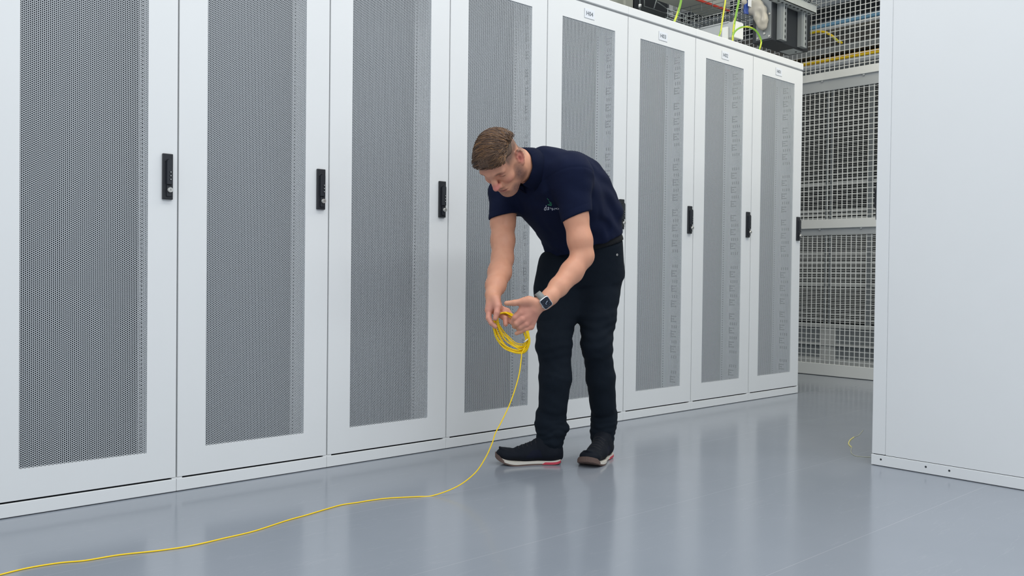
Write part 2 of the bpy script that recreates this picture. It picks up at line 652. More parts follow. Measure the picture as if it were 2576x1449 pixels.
class SDF:
    def __init__(s):
        s.it = []

    def _add(s, fn, c, R, op, k):
        s.it.append((fn, np.asarray(c, float), float(R), op, k))

    def cone(s, a, b, ra, rb, k=0.01, op='u'):
        a, b = np.asarray(a, float), np.asarray(b, float)
        ab = b - a
        L2 = max(ab @ ab, 1e-12)

        def fn(P):
            h = np.clip(((P - a) @ ab) / L2, 0, 1)
            q = P - a - h[:, None] * ab
            return np.sqrt((q * q).sum(1)) - (ra + (rb - ra) * h)
        s._add(fn, (a + b) / 2, math.sqrt(L2) / 2 + max(ra, rb), op, k)

    def chain(s, pts, radii, k=0.01, op='u'):
        for i in range(len(pts) - 1):
            s.cone(pts[i], pts[i + 1], radii[i], radii[i + 1], k, op)

    def ell(s, c, rad, Mx=None, k=0.01, op='u'):
        c = np.asarray(c, float)
        rad = np.asarray(rad, float)
        Mx = np.eye(3) if Mx is None else np.asarray(Mx, float)

        def fn(P):
            q = (P - c) @ Mx.T
            k0 = np.sqrt(((q / rad) ** 2).sum(1))
            k1 = np.sqrt(((q / rad ** 2) ** 2).sum(1)) + 1e-9
            return k0 * (k0 - 1) / k1
        s._add(fn, c, rad.max(), op, k)

    def econe(s, a, b, Ld, ra, rb, k=0.02, op='u', endr=None):
        """segment with elliptical section; ra, rb = (half width along Ld, half depth)"""
        a, b = np.asarray(a, float), np.asarray(b, float)
        t = nz(b - a)
        Ld = np.asarray(Ld, float)
        Ld = nz(Ld - t * (Ld @ t))
        N = np.cross(t, Ld)
        L2 = (b - a) @ (b - a)

        def fn(P):
            h = np.clip(((P - a) @ (b - a)) / L2, 0, 1)
            q = P - a - h[:, None] * (b - a)
            ax = ra[0] + (rb[0] - ra[0]) * h
            ay = ra[1] + (rb[1] - ra[1]) * h
            mn = np.minimum(ax, ay) if endr is None else endr
            l, n, m = q @ Ld, q @ N, q @ t
            k0 = np.sqrt((l / ax) ** 2 + (n / ay) ** 2 + (m / mn) ** 2)
            k1 = np.sqrt((l / ax ** 2) ** 2 + (n / ay ** 2) ** 2 + (m / mn ** 2) ** 2) + 1e-9
            return k0 * (k0 - 1) / k1
        s._add(fn, (a + b) / 2, math.sqrt(L2) / 2 + max(*ra, *rb), op, k)

    def plane(s, p, n, k=0.004):
        """keeps the side the normal points away from"""
        p, n = np.asarray(p, float), nz(n)
        s._add(lambda P: (P - p) @ n, p, 1e9, 'i', k)

    def eval(s, P, sel=None):
        d = np.full(len(P), 1.0)
        for i, (fn, c, R, op, k) in enumerate(s.it):
            if sel is not None and not sel[i]:
                continue
            e = fn(P)
            if op == 'u':
                h = np.maximum(k - np.abs(d - e), 0) / k
                d = np.minimum(d, e) - h * h * k * 0.25
            elif op == 's':
                e = -e
                h = np.maximum(k - np.abs(d - e), 0) / k
                d = np.maximum(d, e) + h * h * k * 0.25
            else:
                h = np.maximum(k - np.abs(d - e), 0) / k
                d = np.maximum(d, e) + h * h * k * 0.25
        return d

    def mesh(s, res, post=None):
        us = [(c, R) for fn, c, R, op, k in s.it if op == 'u']
        lo = np.min([c - R for c, R in us], 0) - 3 * res
        hi = np.max([c + R for c, R in us], 0) + 3 * res
        B = 14
        n = (np.ceil((hi - lo) / res).astype(int) // B + 1) * B
        D = np.ones(tuple(n), np.float32)
        g = np.arange(B) * res
        gx, gy, gz = np.meshgrid(g, g, g, indexing='ij')
        loc = np.stack([gx.ravel(), gy.ravel(), gz.ravel()], 1)
        half = B * res * 0.87
        C_ = np.array([i[1] for i in s.it])
        R_ = np.array([i[2] for i in s.it])
        Uo = np.array([i[3] == 'u' for i in s.it])
        for i in range(0, n[0], B):
            for j in range(0, n[1], B):
                for k in range(0, n[2], B):
                    b0 = lo + np.array([i, j, k]) * res
                    cen = b0 + B * res / 2
                    sel = (np.linalg.norm(C_ - cen, axis=1) - R_ - half) < 0.03
                    if not (sel & Uo).any():
                        continue
                    dc = s.eval(cen[None], sel)[0]
                    if dc > half + 0.05:
                        continue
                    if dc < -half - 0.06:
                        D[i:i + B, j:j + B, k:k + B] = -1
                        continue
                    P = loc + b0
                    d = s.eval(P, sel)
                    if post is not None:
                        d = post(P, d)
                    D[i:i + B, j:j + B, k:k + B] = d.reshape(B, B, B)
        return surface_nets(D, lo, res)


def surface_nets(D, lo, res):
    S = D < 0
    c = [S[x:S.shape[0] - 1 + x, y:S.shape[1] - 1 + y, z:S.shape[2] - 1 + z] for x in (0, 1) for y in (0, 1) for z in (0, 1)]
    alls = c[0].copy(); anys = c[0].copy()
    for q in c[1:]:
        alls &= q; anys |= q
    act = anys & ~alls
    I = np.argwhere(act)
    idx = -np.ones(act.shape, np.int32)
    idx[act] = np.arange(len(I), dtype=np.int32)
    cor = np.array([(x, y, z) for x in (0, 1) for y in (0, 1) for z in (0, 1)])
    val = np.stack([D[I[:, 0] + a, I[:, 1] + b, I[:, 2] + g] for a, b, g in cor], 1)
    acc = np.zeros((len(I), 3)); cnt = np.zeros(len(I))
    for a in range(8):
        for b in range(a + 1, 8):
            if np.abs(cor[a] - cor[b]).sum() != 1:
                continue
            va, vb = val[:, a], val[:, b]
            m = (va < 0) != (vb < 0)
            t = np.where(m, va / np.where(m, va - vb, 1), 0)
            p = cor[a] + t[:, None] * (cor[b] - cor[a])
            acc += np.where(m[:, None], p, 0); cnt += m
    V = lo + (I + acc / cnt[:, None]) * res
    Q = []
    for ax in range(3):
        o1, o2 = [(1, 2), (2, 0), (0, 1)][ax]
        sl0 = [slice(1, -1)] * 3; sl1 = [slice(1, -1)] * 3
        sl0[ax] = slice(0, -1); sl1[ax] = slice(1, None)
        A, Bb = S[tuple(sl0)], S[tuple(sl1)]
        E_ = np.argwhere(A != Bb)
        off = np.ones(3, int); off[ax] = 0
        flip = A[A != Bb]
        E_ = E_ + off
        e1 = np.zeros(3, int); e1[o1] = 1
        e2 = np.zeros(3, int); e2[o2] = 1
        q = np.stack([idx[tuple((E_ - e1 - e2).T)], idx[tuple((E_ - e2).T)], idx[tuple(E_.T)], idx[tuple((E_ - e1).T)]], 1)
        q[~flip] = q[~flip][:, ::-1]
        Q.append(q)
    Q = np.concatenate(Q)
    Q = Q[(Q >= 0).all(1)]
    return V, Q


def sdf_obj(name, V, Q, mats, parent, origin, cols=None):
    me = np_mesh(name, V - np.asarray(origin), Q, mats)
    if cols is not None:
        at = me.attributes.new('Col', 'FLOAT_COLOR', 'POINT')
        c4 = np.ones((len(V), 4), np.float32)
        c4[:, :3] = cols
        at.data.foreach_set('color', c4.ravel())
    return obj_from(me, name, parent)


def waves(P, dirs, seed=0):
    out = np.zeros(len(P))
    for (dx, wl, amp, ph) in dirs:
        out += amp * np.sin((P @ np.asarray(dx, float)) * (2 * math.pi / wl) + ph)
    return out


def vnoise(P, scale, seed=0):
    """smooth value noise in 3-D, -1..1"""
    Q = P * scale + 37.1 * (seed + 1)
    i = np.floor(Q).astype(np.int64)
    f = Q - i
    f = f * f * (3 - 2 * f)

    def h(a, b, c):
        n = (a * 374761393 + b * 668265263 + c * 2147483647 + seed * 1274126177) & 0xffffffff
        n = ((n ^ (n >> 13)) * 1274126177) & 0xffffffff
        return ((n ^ (n >> 16)) & 0xffff) / 32767.5 - 1
    r = 0
    for a in (0, 1):
        for b in (0, 1):
            for c in (0, 1):
                w = (f[:, 0] if a else 1 - f[:, 0]) * (f[:, 1] if b else 1 - f[:, 1]) * (f[:, 2] if c else 1 - f[:, 2])
                r = r + w * h(i[:, 0] + a, i[:, 1] + b, i[:, 2] + c)
    return r


# ------------------------------------------------------------------ the man
M['skin'] = mat('skin', (0.6, 0.36, 0.27), 0.48, attr='Col', noise=0.05, nscale=60, bump=0.12, bscale=420, sss=0.10, spec=0.4)
M['shirt'] = mat('navy pique', lin(16, 24, 49), 0.88, noise=0.10, nscale=30, bump=0.25, bscale=900, spec=0.15)
M['collar'] = mat('navy knit collar', lin(15, 22, 44), 0.92, noise=0.08, nscale=60, bump=0.35, bscale=700, spec=0.12)
M['trouser'] = mat('black denim', lin(16, 25, 35), 0.88, noise=0.12, nscale=45, bump=0.3, bscale=800, spec=0.2)
M['belt'] = mat('black leather', (0.005, 0.006, 0.008), 0.6, spec=0.2)
M['hair'] = mat('brown hair', (0.2, 0.12, 0.06), 0.42, attr='Col', noise=0.25, nscale=260, spec=0.5)
M['shoe'] = mat('black suede', lin(17, 22, 31), 0.8, noise=0.15, nscale=60, bump=0.2, bscale=500, spec=0.2)
M['shoepanel'] = mat('navy mesh panel', lin(19, 23, 38), 0.85, noise=0.1, bump=0.3, bscale=900, spec=0.2)
M['midsole'] = mat('off white midsole', lin(214, 208, 196), 0.6)
M['gum'] = mat('brown rubber', lin(104, 84, 76), 0.65)
M['redsole'] = mat('red heel insert', lin(196, 62, 80), 0.5)
M['lace'] = mat('black lace', (0.012, 0.012, 0.015), 0.8)
M['strap'] = mat('grey sport band', lin(126, 130, 128), 0.6)
M['case'] = mat('silver aluminium case', (0.62, 0.63, 0.64), 0.28, metal=0.9)
M['glass'] = mat('dark watch glass', (0.008, 0.012, 0.025), 0.08)
M['dial'] = mat('pale dial print', (0.55, 0.65, 0.8), 0.4)
M['logowhite'] = mat('white embroidery', (0.62, 0.66, 0.75), 0.7)
M['logogreen'] = mat('green embroidery', lin(40, 130, 95), 0.7)

PO = px(1440, 1165, 3.66); PO[2] = 0
man = empty('person', PO, 'man in navy polo shirt and black trousers bending over to coil a yellow cable', 'person')

RT, UPV, TC = CR, np.array([0, 0, 1.0]), -CF          # image right, up, towards the camera
TC = nz(TC - UPV * (TC @ UPV))
LB = nz(0.80 * RT + 0.60 * TC)                          # his left
# joints
P_ = dict(
    pel=px(1480, 655, 3.72), wai=px(1458, 590, 3.655), che=px(1405, 500, 3.52), upc=px(1378, 448, 3.45), nek=px(1338, 425, 3.40),
    sl=px(1436, 440, 3.345), el=px(1465, 645, 3.31), wl=px(1370, 759, 3.17),
    sr=px(1277, 482, 3.55), er=px(1264, 650, 3.41), wr=px(1240, 742, 3.24),
    hr=px(1440, 690, 3.76), kr=px(1398, 868, 3.62), ar=px(1388, 1082, 3.645),
    hl=px(1519, 690, 3.70), kl=px(1503, 870, 3.66), al=px(1517, 1085, 3.79),
)

# head frame: rows = forward, up, left
HC = px(1263, 405, 3.27)
HS = 0.925


def rot_rows(yaw, pit, rol):
    F_ = -math.cos(yaw) * RT + math.sin(yaw) * TC
    L_ = math.sin(yaw) * RT + math.cos(yaw) * TC
    U_ = UPV
    F2 = math.cos(pit) * F_ - math.sin(pit) * U_
    U2 = math.sin(pit) * F_ + math.cos(pit) * U_
    L3 = math.cos(rol) * L_ + math.sin(rol) * U2
    U3 = -math.sin(rol) * L_ + math.cos(rol) * U2
    return np.array([F2, U3, L3])


HM = rot_rows(1.02, 1.02, 0.02)


def hp(f_, u_, l_):
    return HC + HS * (np.array([f_, u_, l_]) @ HM)


body = SDF()
h = HS
body.ell(hp(-.010, .048, 0), (.090 * h, .078 * h, .073 * h), HM, k=.02)
body.ell(hp(.040, .046, 0), (.052 * h, .056 * h, .060 * h), HM, k=.03)
body.econe(hp(.036, .010, 0), hp(.050, -.080, 0), HM[2], (.060 * h, .052 * h), (.040 * h, .038 * h), k=.025)
body.ell(hp(.079, -.101, 0), (.020 * h, .018 * h, .024 * h), HM, k=.02)
for sg in (1, -1):
    body.cone(hp(.006, -.055, .046 * sg), hp(.062, -.096, .020 * sg), .021 * h, .017 * h, k=.03)
    body.cone(hp(-.004, -.005, .058 * sg), hp(.006, -.055, .047 * sg), .018 * h, .020 * h, k=.03)
    body.ell(hp(.064, -.018, .042 * sg), (.024 * h, .020 * h, .021 * h), HM, k=.025)
    # brow
    body.cone(hp(.096, .035, .012 * sg), hp(.080, .036, .046 * sg), .0120 * h, .0105 * h, k=.014)
    # eye socket and closed lid
    body.ell(hp(.094, .014, .033 * sg), (.0155 * h, .013 * h, .018 * h), HM, k=.014, op='s')
    body.ell(hp(.073, .013, .033 * sg), (.0145 * h, .0125 * h, .016 * h), HM, k=.005)
    body.cone(hp(.087, .006, .024 * sg), hp(.081, .007, .043 * sg), .0014, .0014, k=.003, op='s')
# nose
body.cone(hp(.093, .026, 0), hp(.108, -.004, 0), .0085 * h, .0105 * h, k=.014)
body.cone(hp(.108, -.004, 0), hp(.119, -.022, 0), .0105 * h, .0125 * h, k=.010)
for sg in (1, -1):
    body.ell(hp(.102, -.027, .0135 * sg), (.0125 * h, .009 * h, .0085 * h), HM, k=.008)
    body.ell(hp(.108, -.0335, .0075 * sg), (.006 * h, .0035 * h, .0035 * h), HM, k=.004, op='s')
    body.cone(hp(.098, -.030, .024 * sg), hp(.086, -.058, .034 * sg), .0022, .0018, k=.010, op='s')
# mouth
body.ell(hp(.082, -.058, 0), (.020 * h, .030 * h, .032 * h), HM, k=.02)
for a, b in ((-.020, -.007), (-.007, .007), (.007, .020)):
    fa, fb = .0985 - 11 * a * a, .0985 - 11 * b * b
    body.cone(hp(fa, -.054, a), hp(fb, -.054, b), .0052, .0052, k=.006)
    body.cone(hp(fa - .003, -.0675, a), hp(fb - .003, -.0675, b), .0060, .0060, k=.006)
for a, b in ((-.026, -.010), (-.010, .010), (.010, .026)):
    fa, fb = .1035 - 12 * a * a, .1035 - 12 * b * b
    body.cone(hp(fa, -.0605, a), hp(fb, -.0605, b), .0016, .0016, k=.003, op='s')
body.cone(hp(.099, -.080, -.014), hp(.099, -.080, .014), .005, .005, k=.012, op='s')
# ears: helix ring, lobe, concha
for sg in (1, -1):
    EM = np.array([nz(HM[0] * .92 - sg * HM[2] * .38), nz(HM[1]), nz(HM[2] * .92 + sg * HM[0] * .38)])
    EM[1] = nz(EM[1] - .0 * EM[0])
    ec = hp(-.012, .004, .079 * sg)
    ep = lambda x, y, z: ec + HS * (x * nz(EM[0] + 0.0 * EM[1]) + y * nz(EM[1] - .22 * EM[0]) + z * sg * EM[2])
    body.ell(ep(0, 0, .0), (.017 * h, .031 * h, .006 * h), np.array([EM[0], nz(EM[1] - .22 * EM[0]), EM[2]]), k=.006)
    ring = []
    for k_ in range(13):
        t_ = math.radians(-70 + k_ * 25)
        ring.append(ep(.0165 * math.cos(math.pi - t_ - math.pi), .0305 * math.sin(t_) if math.sin(t_) > -0.2 else .0285 * math.sin(t_), .006))
    ring = [ep(.0165 * math.cos(math.radians(a_)), .031 * math.sin(math.radians(a_)), .006) for a_ in (-20, 20, 55, 90, 120, 150, 180, 205, 230)]
    body.chain(ring, [.0030, .0036, .0040, .0042, .0042, .0042, .0040, .0036, .0034], k=.004)
    body.ell(ep(-.002, -.031, .003), (.009 * h, .011 * h, .006 * h), EM, k=.008)
    body.ell(ep(.003, -.004, .010), (.0085 * h, .013 * h, .009 * h), EM, k=.004, op='s')
    body.cone(ep(.012, -.006, .004), ep(.011, -.014, .004), .004, .0035, k=.004)
# neck and torso core
body.cone(hp(-.030, -.020, 0), P_['nek'], .058, .056, k=.03)
body.cone(hp(.010, -.050, 0), P_['nek'] + .004 * TC, .046, .047, k=.03)
body.cone(P_['nek'], P_['upc'] + .02 * CF, .052, .070, k=.03)
body.econe(P_['upc'], P_['che'], LB, (.150, .092), (.150, .10), k=.03)
body.econe(P_['che'], P_['wai'], LB, (.150, .10), (.110, .08), k=.03)
body.econe(P_['wai'], P_['pel'], LB, (.110, .08), (.110, .075), k=.03)
# arms
el_out = P_['el']
body.cone(P_['upc'], P_['sl'], .07, .055, k=.03)
body.cone(P_['upc'], P_['sr'], .07, .055, k=.03)
body.chain([P_['sl'], px(1448, 545, 3.325), px(1459, 605, 3.312), P_['el']], [.054, .0465, .0450, .0420], k=.02)
body.cone(px(1474, 640, 3.325), px(1469, 653, 3.32), .024, .022, k=.02)
body.chain([P_['el'], px(1438, 684, 3.275), px(1405, 722, 3.22), px(1383, 747, 3.185), P_['wl']], [.0405, .0420, .0345, .0285, .0270], k=.015)
body.chain([P_['sr'], px(1265, 560, 3.49), px(1265, 605, 3.45), P_['er']], [.055, .047, .0445, .0425], k=.02)
body.chain([P_['er'], px(1257, 685, 3.36), px(1247, 718, 3.29), P_['wr']], [.0415, .0440, .0370, .0275], k=.015)
# left hand: palm, four bent fingers, thumb
dH = 3.165
wl = P_['wl']
LM = dict(i=px(1311, 788, dH - .004), m=px(1314, 803, dH - .008), r=px(1323, 815, dH - .002), p=px(1336, 822, dH + .012))
body.cone(wl, px(1345, 778, dH), .0255, .022, k=.012)
for key, rr in (('i', .0135), ('m', .0138), ('r', .0132), ('p', .012)):
    body.cone(px(1350, 776, dH + .003), LM[key] + .004 * CF, .018, rr, k=.008)
body.cone(px(1345, 768, dH), px(1318, 783, dH), .016, .0135, k=.010)
fing = dict(
    i=([LM['i'], px(1296, 799, dH - .002), px(1289, 810, dH + .012), px(1292, 815, dH + .028)], [.0125, .0112, .0098, .0085]),
    m=([LM['m'], px(1300, 814, dH - .004), px(1295, 820, dH + .018), px(1302, 818, dH + .034)], [.0125, .0112, .0098, .0085]),
    r=([LM['r'], px(1309, 823, dH + .002), px(1305, 827, dH + .022), px(1312, 824, dH + .036)], [.0118, .0105, .0092, .0080]),
    p=([LM['p'], px(1322, 828, dH + .004), px(1310, 834, dH + .008), px(1299, 839, dH + .012)], [.0108, .0090, .0080, .0070]),
)
body.cone(px(1338, 788, dH + .008), px(1306, 812, dH + .014), .014, .012, k=.008)
body.cone(px(1300, 794, dH + .006), px(1316, 818, dH + .010), .012, .012, k=.006)
for key, (pp, rr) in fing.items():
    body.chain(pp, rr, k=.0035)
body.chain([px(1356, 764, dH - .004), px(1330, 757, dH - .010), px(1318, 758, dH - .012)], [.020, .0155, .0128], k=.012)
body.chain([px(1318, 758, dH - .012), px(1294, 762, dH - .012), px(1274, 763, dH - .010)], [.0122, .0108, .0085], k=.004)
body.cone(px(1318, 760, dH - .008), px(1311, 783, dH), .009, .010, k=.016)
# right hand closing round the coil
wr = P_['wr']
body.cone(wr, px(1241, 768, 3.215), .0255, .024, k=.012)
body.cone(px(1240, 750, 3.225), px(1230, 780, 3.205), .020, .0155, k=.012)
body.cone(px(1245, 755, 3.225), px(1255, 776, 3.225), .018, .016, k=.012)
rf = dict(
    i=([px(1230, 779, 3.205), px(1229, 800, 3.190), px(1236, 813, 3.182), px(1246, 822, 3.182)], [.0118, .0102, .0090, .0078]),
    m=([px(1240, 782, 3.222), px(1257, 792, 3.212), px(1271, 801, 3.200), px(1272, 816, 3.190)], [.0122, .0108, .0098, .0084]),
    r=([px(1249, 778, 3.234), px(1269, 787, 3.226), px(1281, 797, 3.214), px(1281, 810, 3.206)], [.0115, .0102, .0092, .0080]),
    p=([px(1256, 773, 3.242), px(1277, 781, 3.236), px(1287, 794, 3.228), px(1286, 806, 3.222)], [.0102, .0088, .0078, .0070]),
)
for key, (pp, rr) in rf.items():
    body.chain(pp, rr, k=.003)
body.chain([px(1246, 752, 3.205), px(1252, 770, 3.188)], [.017, .0140], k=.012)
body.chain([px(1252, 770, 3.188), px(1250, 787, 3.176), px(1246, 801, 3.172)], [.0128, .0108, .0088], k=.004)
# legs inside the trousers
body.chain([P_['hr'], P_['kr'], P_['ar'] + np.array([0, 0, .02])], [.060, .036, .030], k=.02)
body.chain([P_['hl'], P_['kl'], P_['al'] + np.array([0, 0, .02])], [.060, .036, .030], k=.02)

V, Q = body.mesh(0.0023)
# skin colouring in the head frame
q = ((V - HC) / HS) @ HM.T
fF, uU, lL = q[:, 0], q[:, 1], q[:, 2]
base = np.tile(np.array(lin(208, 150, 122)), (len(V), 1))
isL = np.linalg.norm(V - HC, axis=1) < 0.2 * HS


def blend(mask, col):
    mask = np.clip(mask, 0, 1)[:, None]
    return base * (1 - mask) + np.array(col) * mask


def blob(c, r, soft=0.5):
    d = np.sqrt((((q - np.array(c)) / np.array(r)) ** 2).sum(1))
    return np.clip((1 - d) / soft, 0, 1) * isL


sp = vnoise(V, 700, 3) * 0.5 + vnoise(V, 350, 5) * 0.5
base = blend(0.75 * blob((.07, .04, 0), (.07, .07, .08), .8), lin(206, 146, 124))
base = blend(0.85 * blob((.115, -.018, 0), (.030, .026, .022), .7), lin(206, 112, 116))
for sg in (1, -1):
    base = blend(0.55 * blob((.075, -.022, .045 * sg), (.03, .026, .03), .9), lin(204, 122, 112))
    base = blend(0.75 * blob((-.012, .004, .084 * sg), (.03, .045, .016), .5), lin(214, 130, 116))
    base = blend(0.7 * blob((-.008, -.002, .079 * sg), (.010, .016, .010), .6), lin(150, 70, 66))
    # beard stubble along the jaw
    base = blend((0.80 + .25 * sp) * np.maximum(blob((.018, -.050, .055 * sg), (.045, .065, .035), .55), blob((.055, -.090, .030 * sg), (.05, .035, .04), .5)), lin(104, 76, 70))
    # brow hair, lash line
    base = blend((0.75 + .25 * sp) * blob((.088, .036, .030 * sg), (.024, .0085, .024), .5), lin(92, 66, 52))
    base = blend(0.8 * blob((.085, .0065, .034 * sg), (.02, .0035, .017), .6), lin(58, 40, 38))
    base = blend(0.5 * blob((.085, .020, .034 * sg), (.02, .006, .017), .8), lin(150, 96, 86))
base = blend((0.45 + .22 * sp) * blob((.09, -.046, 0), (.03, .013, .034), .6), lin(126, 92, 84))
base = blend((0.5 + .22 * sp) * blob((.085, -.095, 0), (.035, .024, .036), .6), lin(118, 88, 82))
base = blend(0.8 * blob((.098, -.061, 0), (.016, .013, .026), .4), lin(176, 104, 98))
base = blend(0.85 * blob((.099, -.0605, 0), (.012, .003, .027), .4), lin(96, 52, 50))
# short faded hair at sides and nape
fade = np.clip((uU - (.012 + .0 * fF)) / .03, 0, 1) * np.clip((.060 - fF) / .012, 0, 1) * isL * (uU < .2)
fade2 = np.clip((-.045 - fF) / .02, 0, 1) * np.clip((uU + .055) / .03, 0, 1) * isL
fade = np.maximum(fade, fade2) * (1 - blob((-.012, .002, .082), (.024, .040, .014), .3)) * (1 - blob((-.012, .002, -.082), (.024, .040, .014), .3))
base = blend(fade * (0.80 + .15 * sp), lin(88, 70, 62))
# redder hands, pinker knuckles
for c_, r_ in ((px(1325, 795, dH), .075), (px(1250, 790, 3.2), .075)):
    mk = np.clip((r_ - np.linalg.norm(V - c_, axis=1)) / .04, 0, 1)
    base = blend(0.65 * mk, lin(204, 140, 126))
mott = vnoise(V, 55, 9) * 0.06
base = np.clip(base * (1 + mott[:, None] * np.array([.6, 1, 1])), 0, 1)
skin = sdf_obj('body', V, Q, [M['skin']], man, PO, base)

# fingernails are left to the skin; hair: a swept-back cap plus combed locks
hair = SDF()
hair.ell(hp(-.002, .062, 0), (.094 * h, .076 * h, .078 * h), HM, k=.02)
hair.ell(hp(.052, .076, 0), (.045 * h, .038 * h, .056 * h), HM, k=.03)
hair.plane(hp(.082, .068, 0), nz(HM[0] * .62 - HM[1] * .78))
hair.plane(hp(-.02, .066, 0), nz(-HM[1] * .88 - HM[0] * .47))
hair.plane(hp(0.0, .058, 0), nz(-HM[1]))


def hair_post(P, d):
    qq = ((P - HC) / HS) @ HM.T
    a = qq[:, 2] * 420 + 10 * np.sin(qq[:, 0] * 28 + qq[:, 2] * 30) * .3 + 6 * vnoise(P, 30, 2)
    return d + 0.0012 * np.sin(a) + .002 * vnoise(P, 45, 4)


Vh, Qh = hair.mesh(0.0026, hair_post)
nb = len(Vh)
hcols = np.tile(np.array(lin(84, 62, 46)), (nb, 1)) * (1 + .3 * vnoise(Vh, 120, 7))[:, None]
hv, hq, hc = [Vh], [Qh], [hcols]
cnt = nb
rg = np.random.default_rng(11)


def scalp(t, s, lift):
    """t 0 = forehead hairline, 1 = crown at the back; s = -1..1 across"""
    th = math.radians(22 + 132 * t)
    w = .070 * (1 - .10 * t)
    lat = s * 1.25
    rad_f, rad_u = .093 + lift, .078 + lift
    return np.array([-.001 + rad_f * math.cos(th) * math.cos(lat * .55), .060 + rad_u * math.sin(th) * math.cos(lat) * 1.0 + .006 * (1 - t), (.078 + lift) * math.sin(lat)])


for i in range(1700):
    s0 = rg.uniform(-1.15, 1.0)
    t0 = rg.uniform(-.20, .95)
    lift = rg.uniform(.0, .0055)
    n_ = 9
    r0 = rg.uniform(.0006, .0014)
    ph, am = rg.uniform(0, 6.28), rg.uniform(.01, .05)
    ln_ = rg.uniform(.45, .85)
    sc_, tc_ = rg.uniform(.85, 1.15), t0 + (.62 - t0) * rg.uniform(.25, .6)
    pts = []
    for k_ in range(n_):
        u_ = k_ / (n_ - 1)
        v_ = min(1, ln_ * u_ * 1.15)
        t_ = t0 + (tc_ - t0) * v_ + am * math.sin(ph + 4 * u_) * .6
        s_ = s0 + (sc_ - s0) * v_
        pts.append(hp(*scalp(t_, s_, lift + .006 * math.sin(math.pi * u_) - .0035)))
    mb = MB()
    mb.tube(pts, r0, 5, 0, False, [r0 * (.3 + .7 * math.sin(math.pi * min(1, max(0, .08 + .84 * k_ / (n_ - 1))))) for k_ in range(n_)])
    hv.append(np.array(mb.v)); hq.append(np.array(mb.f) + cnt); cnt += len(mb.v)
    cpick = rg.random()
    c0 = np.array(lin(80, 58, 44)) if cpick < .42 else (np.array(lin(100, 73, 51)) if cpick < .84 else np.array(lin(134, 98, 64)))
    hc.append(np.tile(c0, (len(mb.v), 1)) * (1 + .35 * vnoise(np.array(pts[3:4]), 60, 12))[0])
sdf_obj('hair', np.concatenate(hv), np.concatenate(hq), [M['hair']], man, PO, np.clip(np.concatenate(hc), 0, 1))

# ------------------------------------------------------------------ polo shirt
BA_ = nz(.93 * UPV - .26 * RT + .12 * TC)      # normal of the waistband, tipped forward
sh = SDF()
sh.econe(px(1366, 434, 3.44), P_['upc'], LB, (.095, .075), (.165, .105), k=.05)
sh.econe(P_['upc'], P_['che'], LB, (.168, .108), (.172, .122), k=.05)
sh.econe(P_['che'], P_['wai'], LB, (.170, .122), (.164, .138), k=.05)
sh.econe(P_['wai'], px(1478, 628, 3.695), LB, (.164, .136), (.160, .128), k=.03, endr=.03)
sh.cone(px(1400, 445, 3.55), px(1470, 455, 3.56), .085, .075, k=.06)       # upper back
sh.cone(px(1372, 420, 3.44), P_['sl'], .060, .074, k=.05)
sh.cone(px(1345, 446, 3.47), P_['sr'], .060, .070, k=.05)
slv = px(1453, 552, 3.325)
srv = px(1263, 556, 3.49)
sh.cone(px(1470, 455, 3.56), px(1522, 545, 3.69), .070, .070, k=.06)
sh.cone(px(1440, 440, 3.52), px(1500, 520, 3.62), .085, .090, k=.06)
# sleeves: cut square at the hem and hollow inside
def sleeve(a_, b_, ra, rb, o_, n_, inner):
    ss = SDF()
    ss.cone(a_, b_, ra, rb, k=.01)
    n_ = nz(n_)
    base_ = ss.eval

    def fn(P):
        d = base_(P)
        w = (P - o_) @ n_
        d = d + .0011 * np.exp(-((w + .026) / .0025) ** 2)
        d = np.maximum(d, w)
        q_ = (P - o_) - w[:, None] * n_
        r_ = np.sqrt((q_ * q_).sum(1))
        return np.maximum(d, -np.maximum(r_ - inner, np.abs(w) - .024))
    c_ = (np.asarray(a_) + np.asarray(b_)) / 2
    sh._add(fn, c_, np.linalg.norm(np.asarray(b_) - a_) / 2 + max(ra, rb), 'u', .030)


al_ = nz(px(1459, 605, 3.312) - P_['sl'])
ar_ = nz(px(1265, 605, 3.45) - P_['sr'])
sleeve(P_['sl'], px(1453, 566, 3.322), .076, .0570, P_['sl'] + .84 * (px(1453, 566, 3.322) - P_['sl']), -.95 * UPV + .40 * RT + .1 * TC, .047)
sleeve(P_['sr'], px(1263, 566, 3.48), .072, .0545, P_['sr'] + .75 * (px(1263, 566, 3.48) - P_['sr']), -.95 * UPV + .24 * RT + .08 * TC, .0435)
sh.plane(px(1480, 611, 3.69), -nz(.85 * UPV - .30 * RT + .12 * TC), k=.006)


def shirt_post(P, d):
    n1 = vnoise(P, 9, 1)
    a1 = nz(.75 * RT + .55 * UPV)
    a2 = nz(.35 * RT + .9 * UPV)
    fold = .0034 * np.sin(P @ a2 * 80 + 3.5 * n1) + .0026 * np.sin(P @ a1 * 64 + 4 * vnoise(P, 12, 6))
    amp = .35 + .65 * np.clip(vnoise(P, 7, 8) + .3, 0, 1)
    for o_ in (px(1451, 546, 3.326), px(1264, 545, 3.49)):
        amp = amp * np.clip((np.linalg.norm(P - o_, axis=1) - .055) / .06, .12, 1)
    for c_, a_ in ((P_['sl'], al_), (P_['sr'], ar_)):      # armhole seams
        w = (P - c_) @ a_ + .25 * np.abs((P - c_) @ TC)
        near = np.linalg.norm(P - c_, axis=1) < .13
        d = d + near * .0016 * np.exp(-((w - .012) / .0035) ** 2)
    return d + fold * amp


V, Q = sh.mesh(0.0042, shirt_post)
shirt = sdf_obj('polo_shirt', V, Q, [M['shirt']], man, PO)
SHIRT_BVH = BVHTree.FromPolygons([tuple(v) for v in V], [tuple(int(i) for i in f) for f in Q])
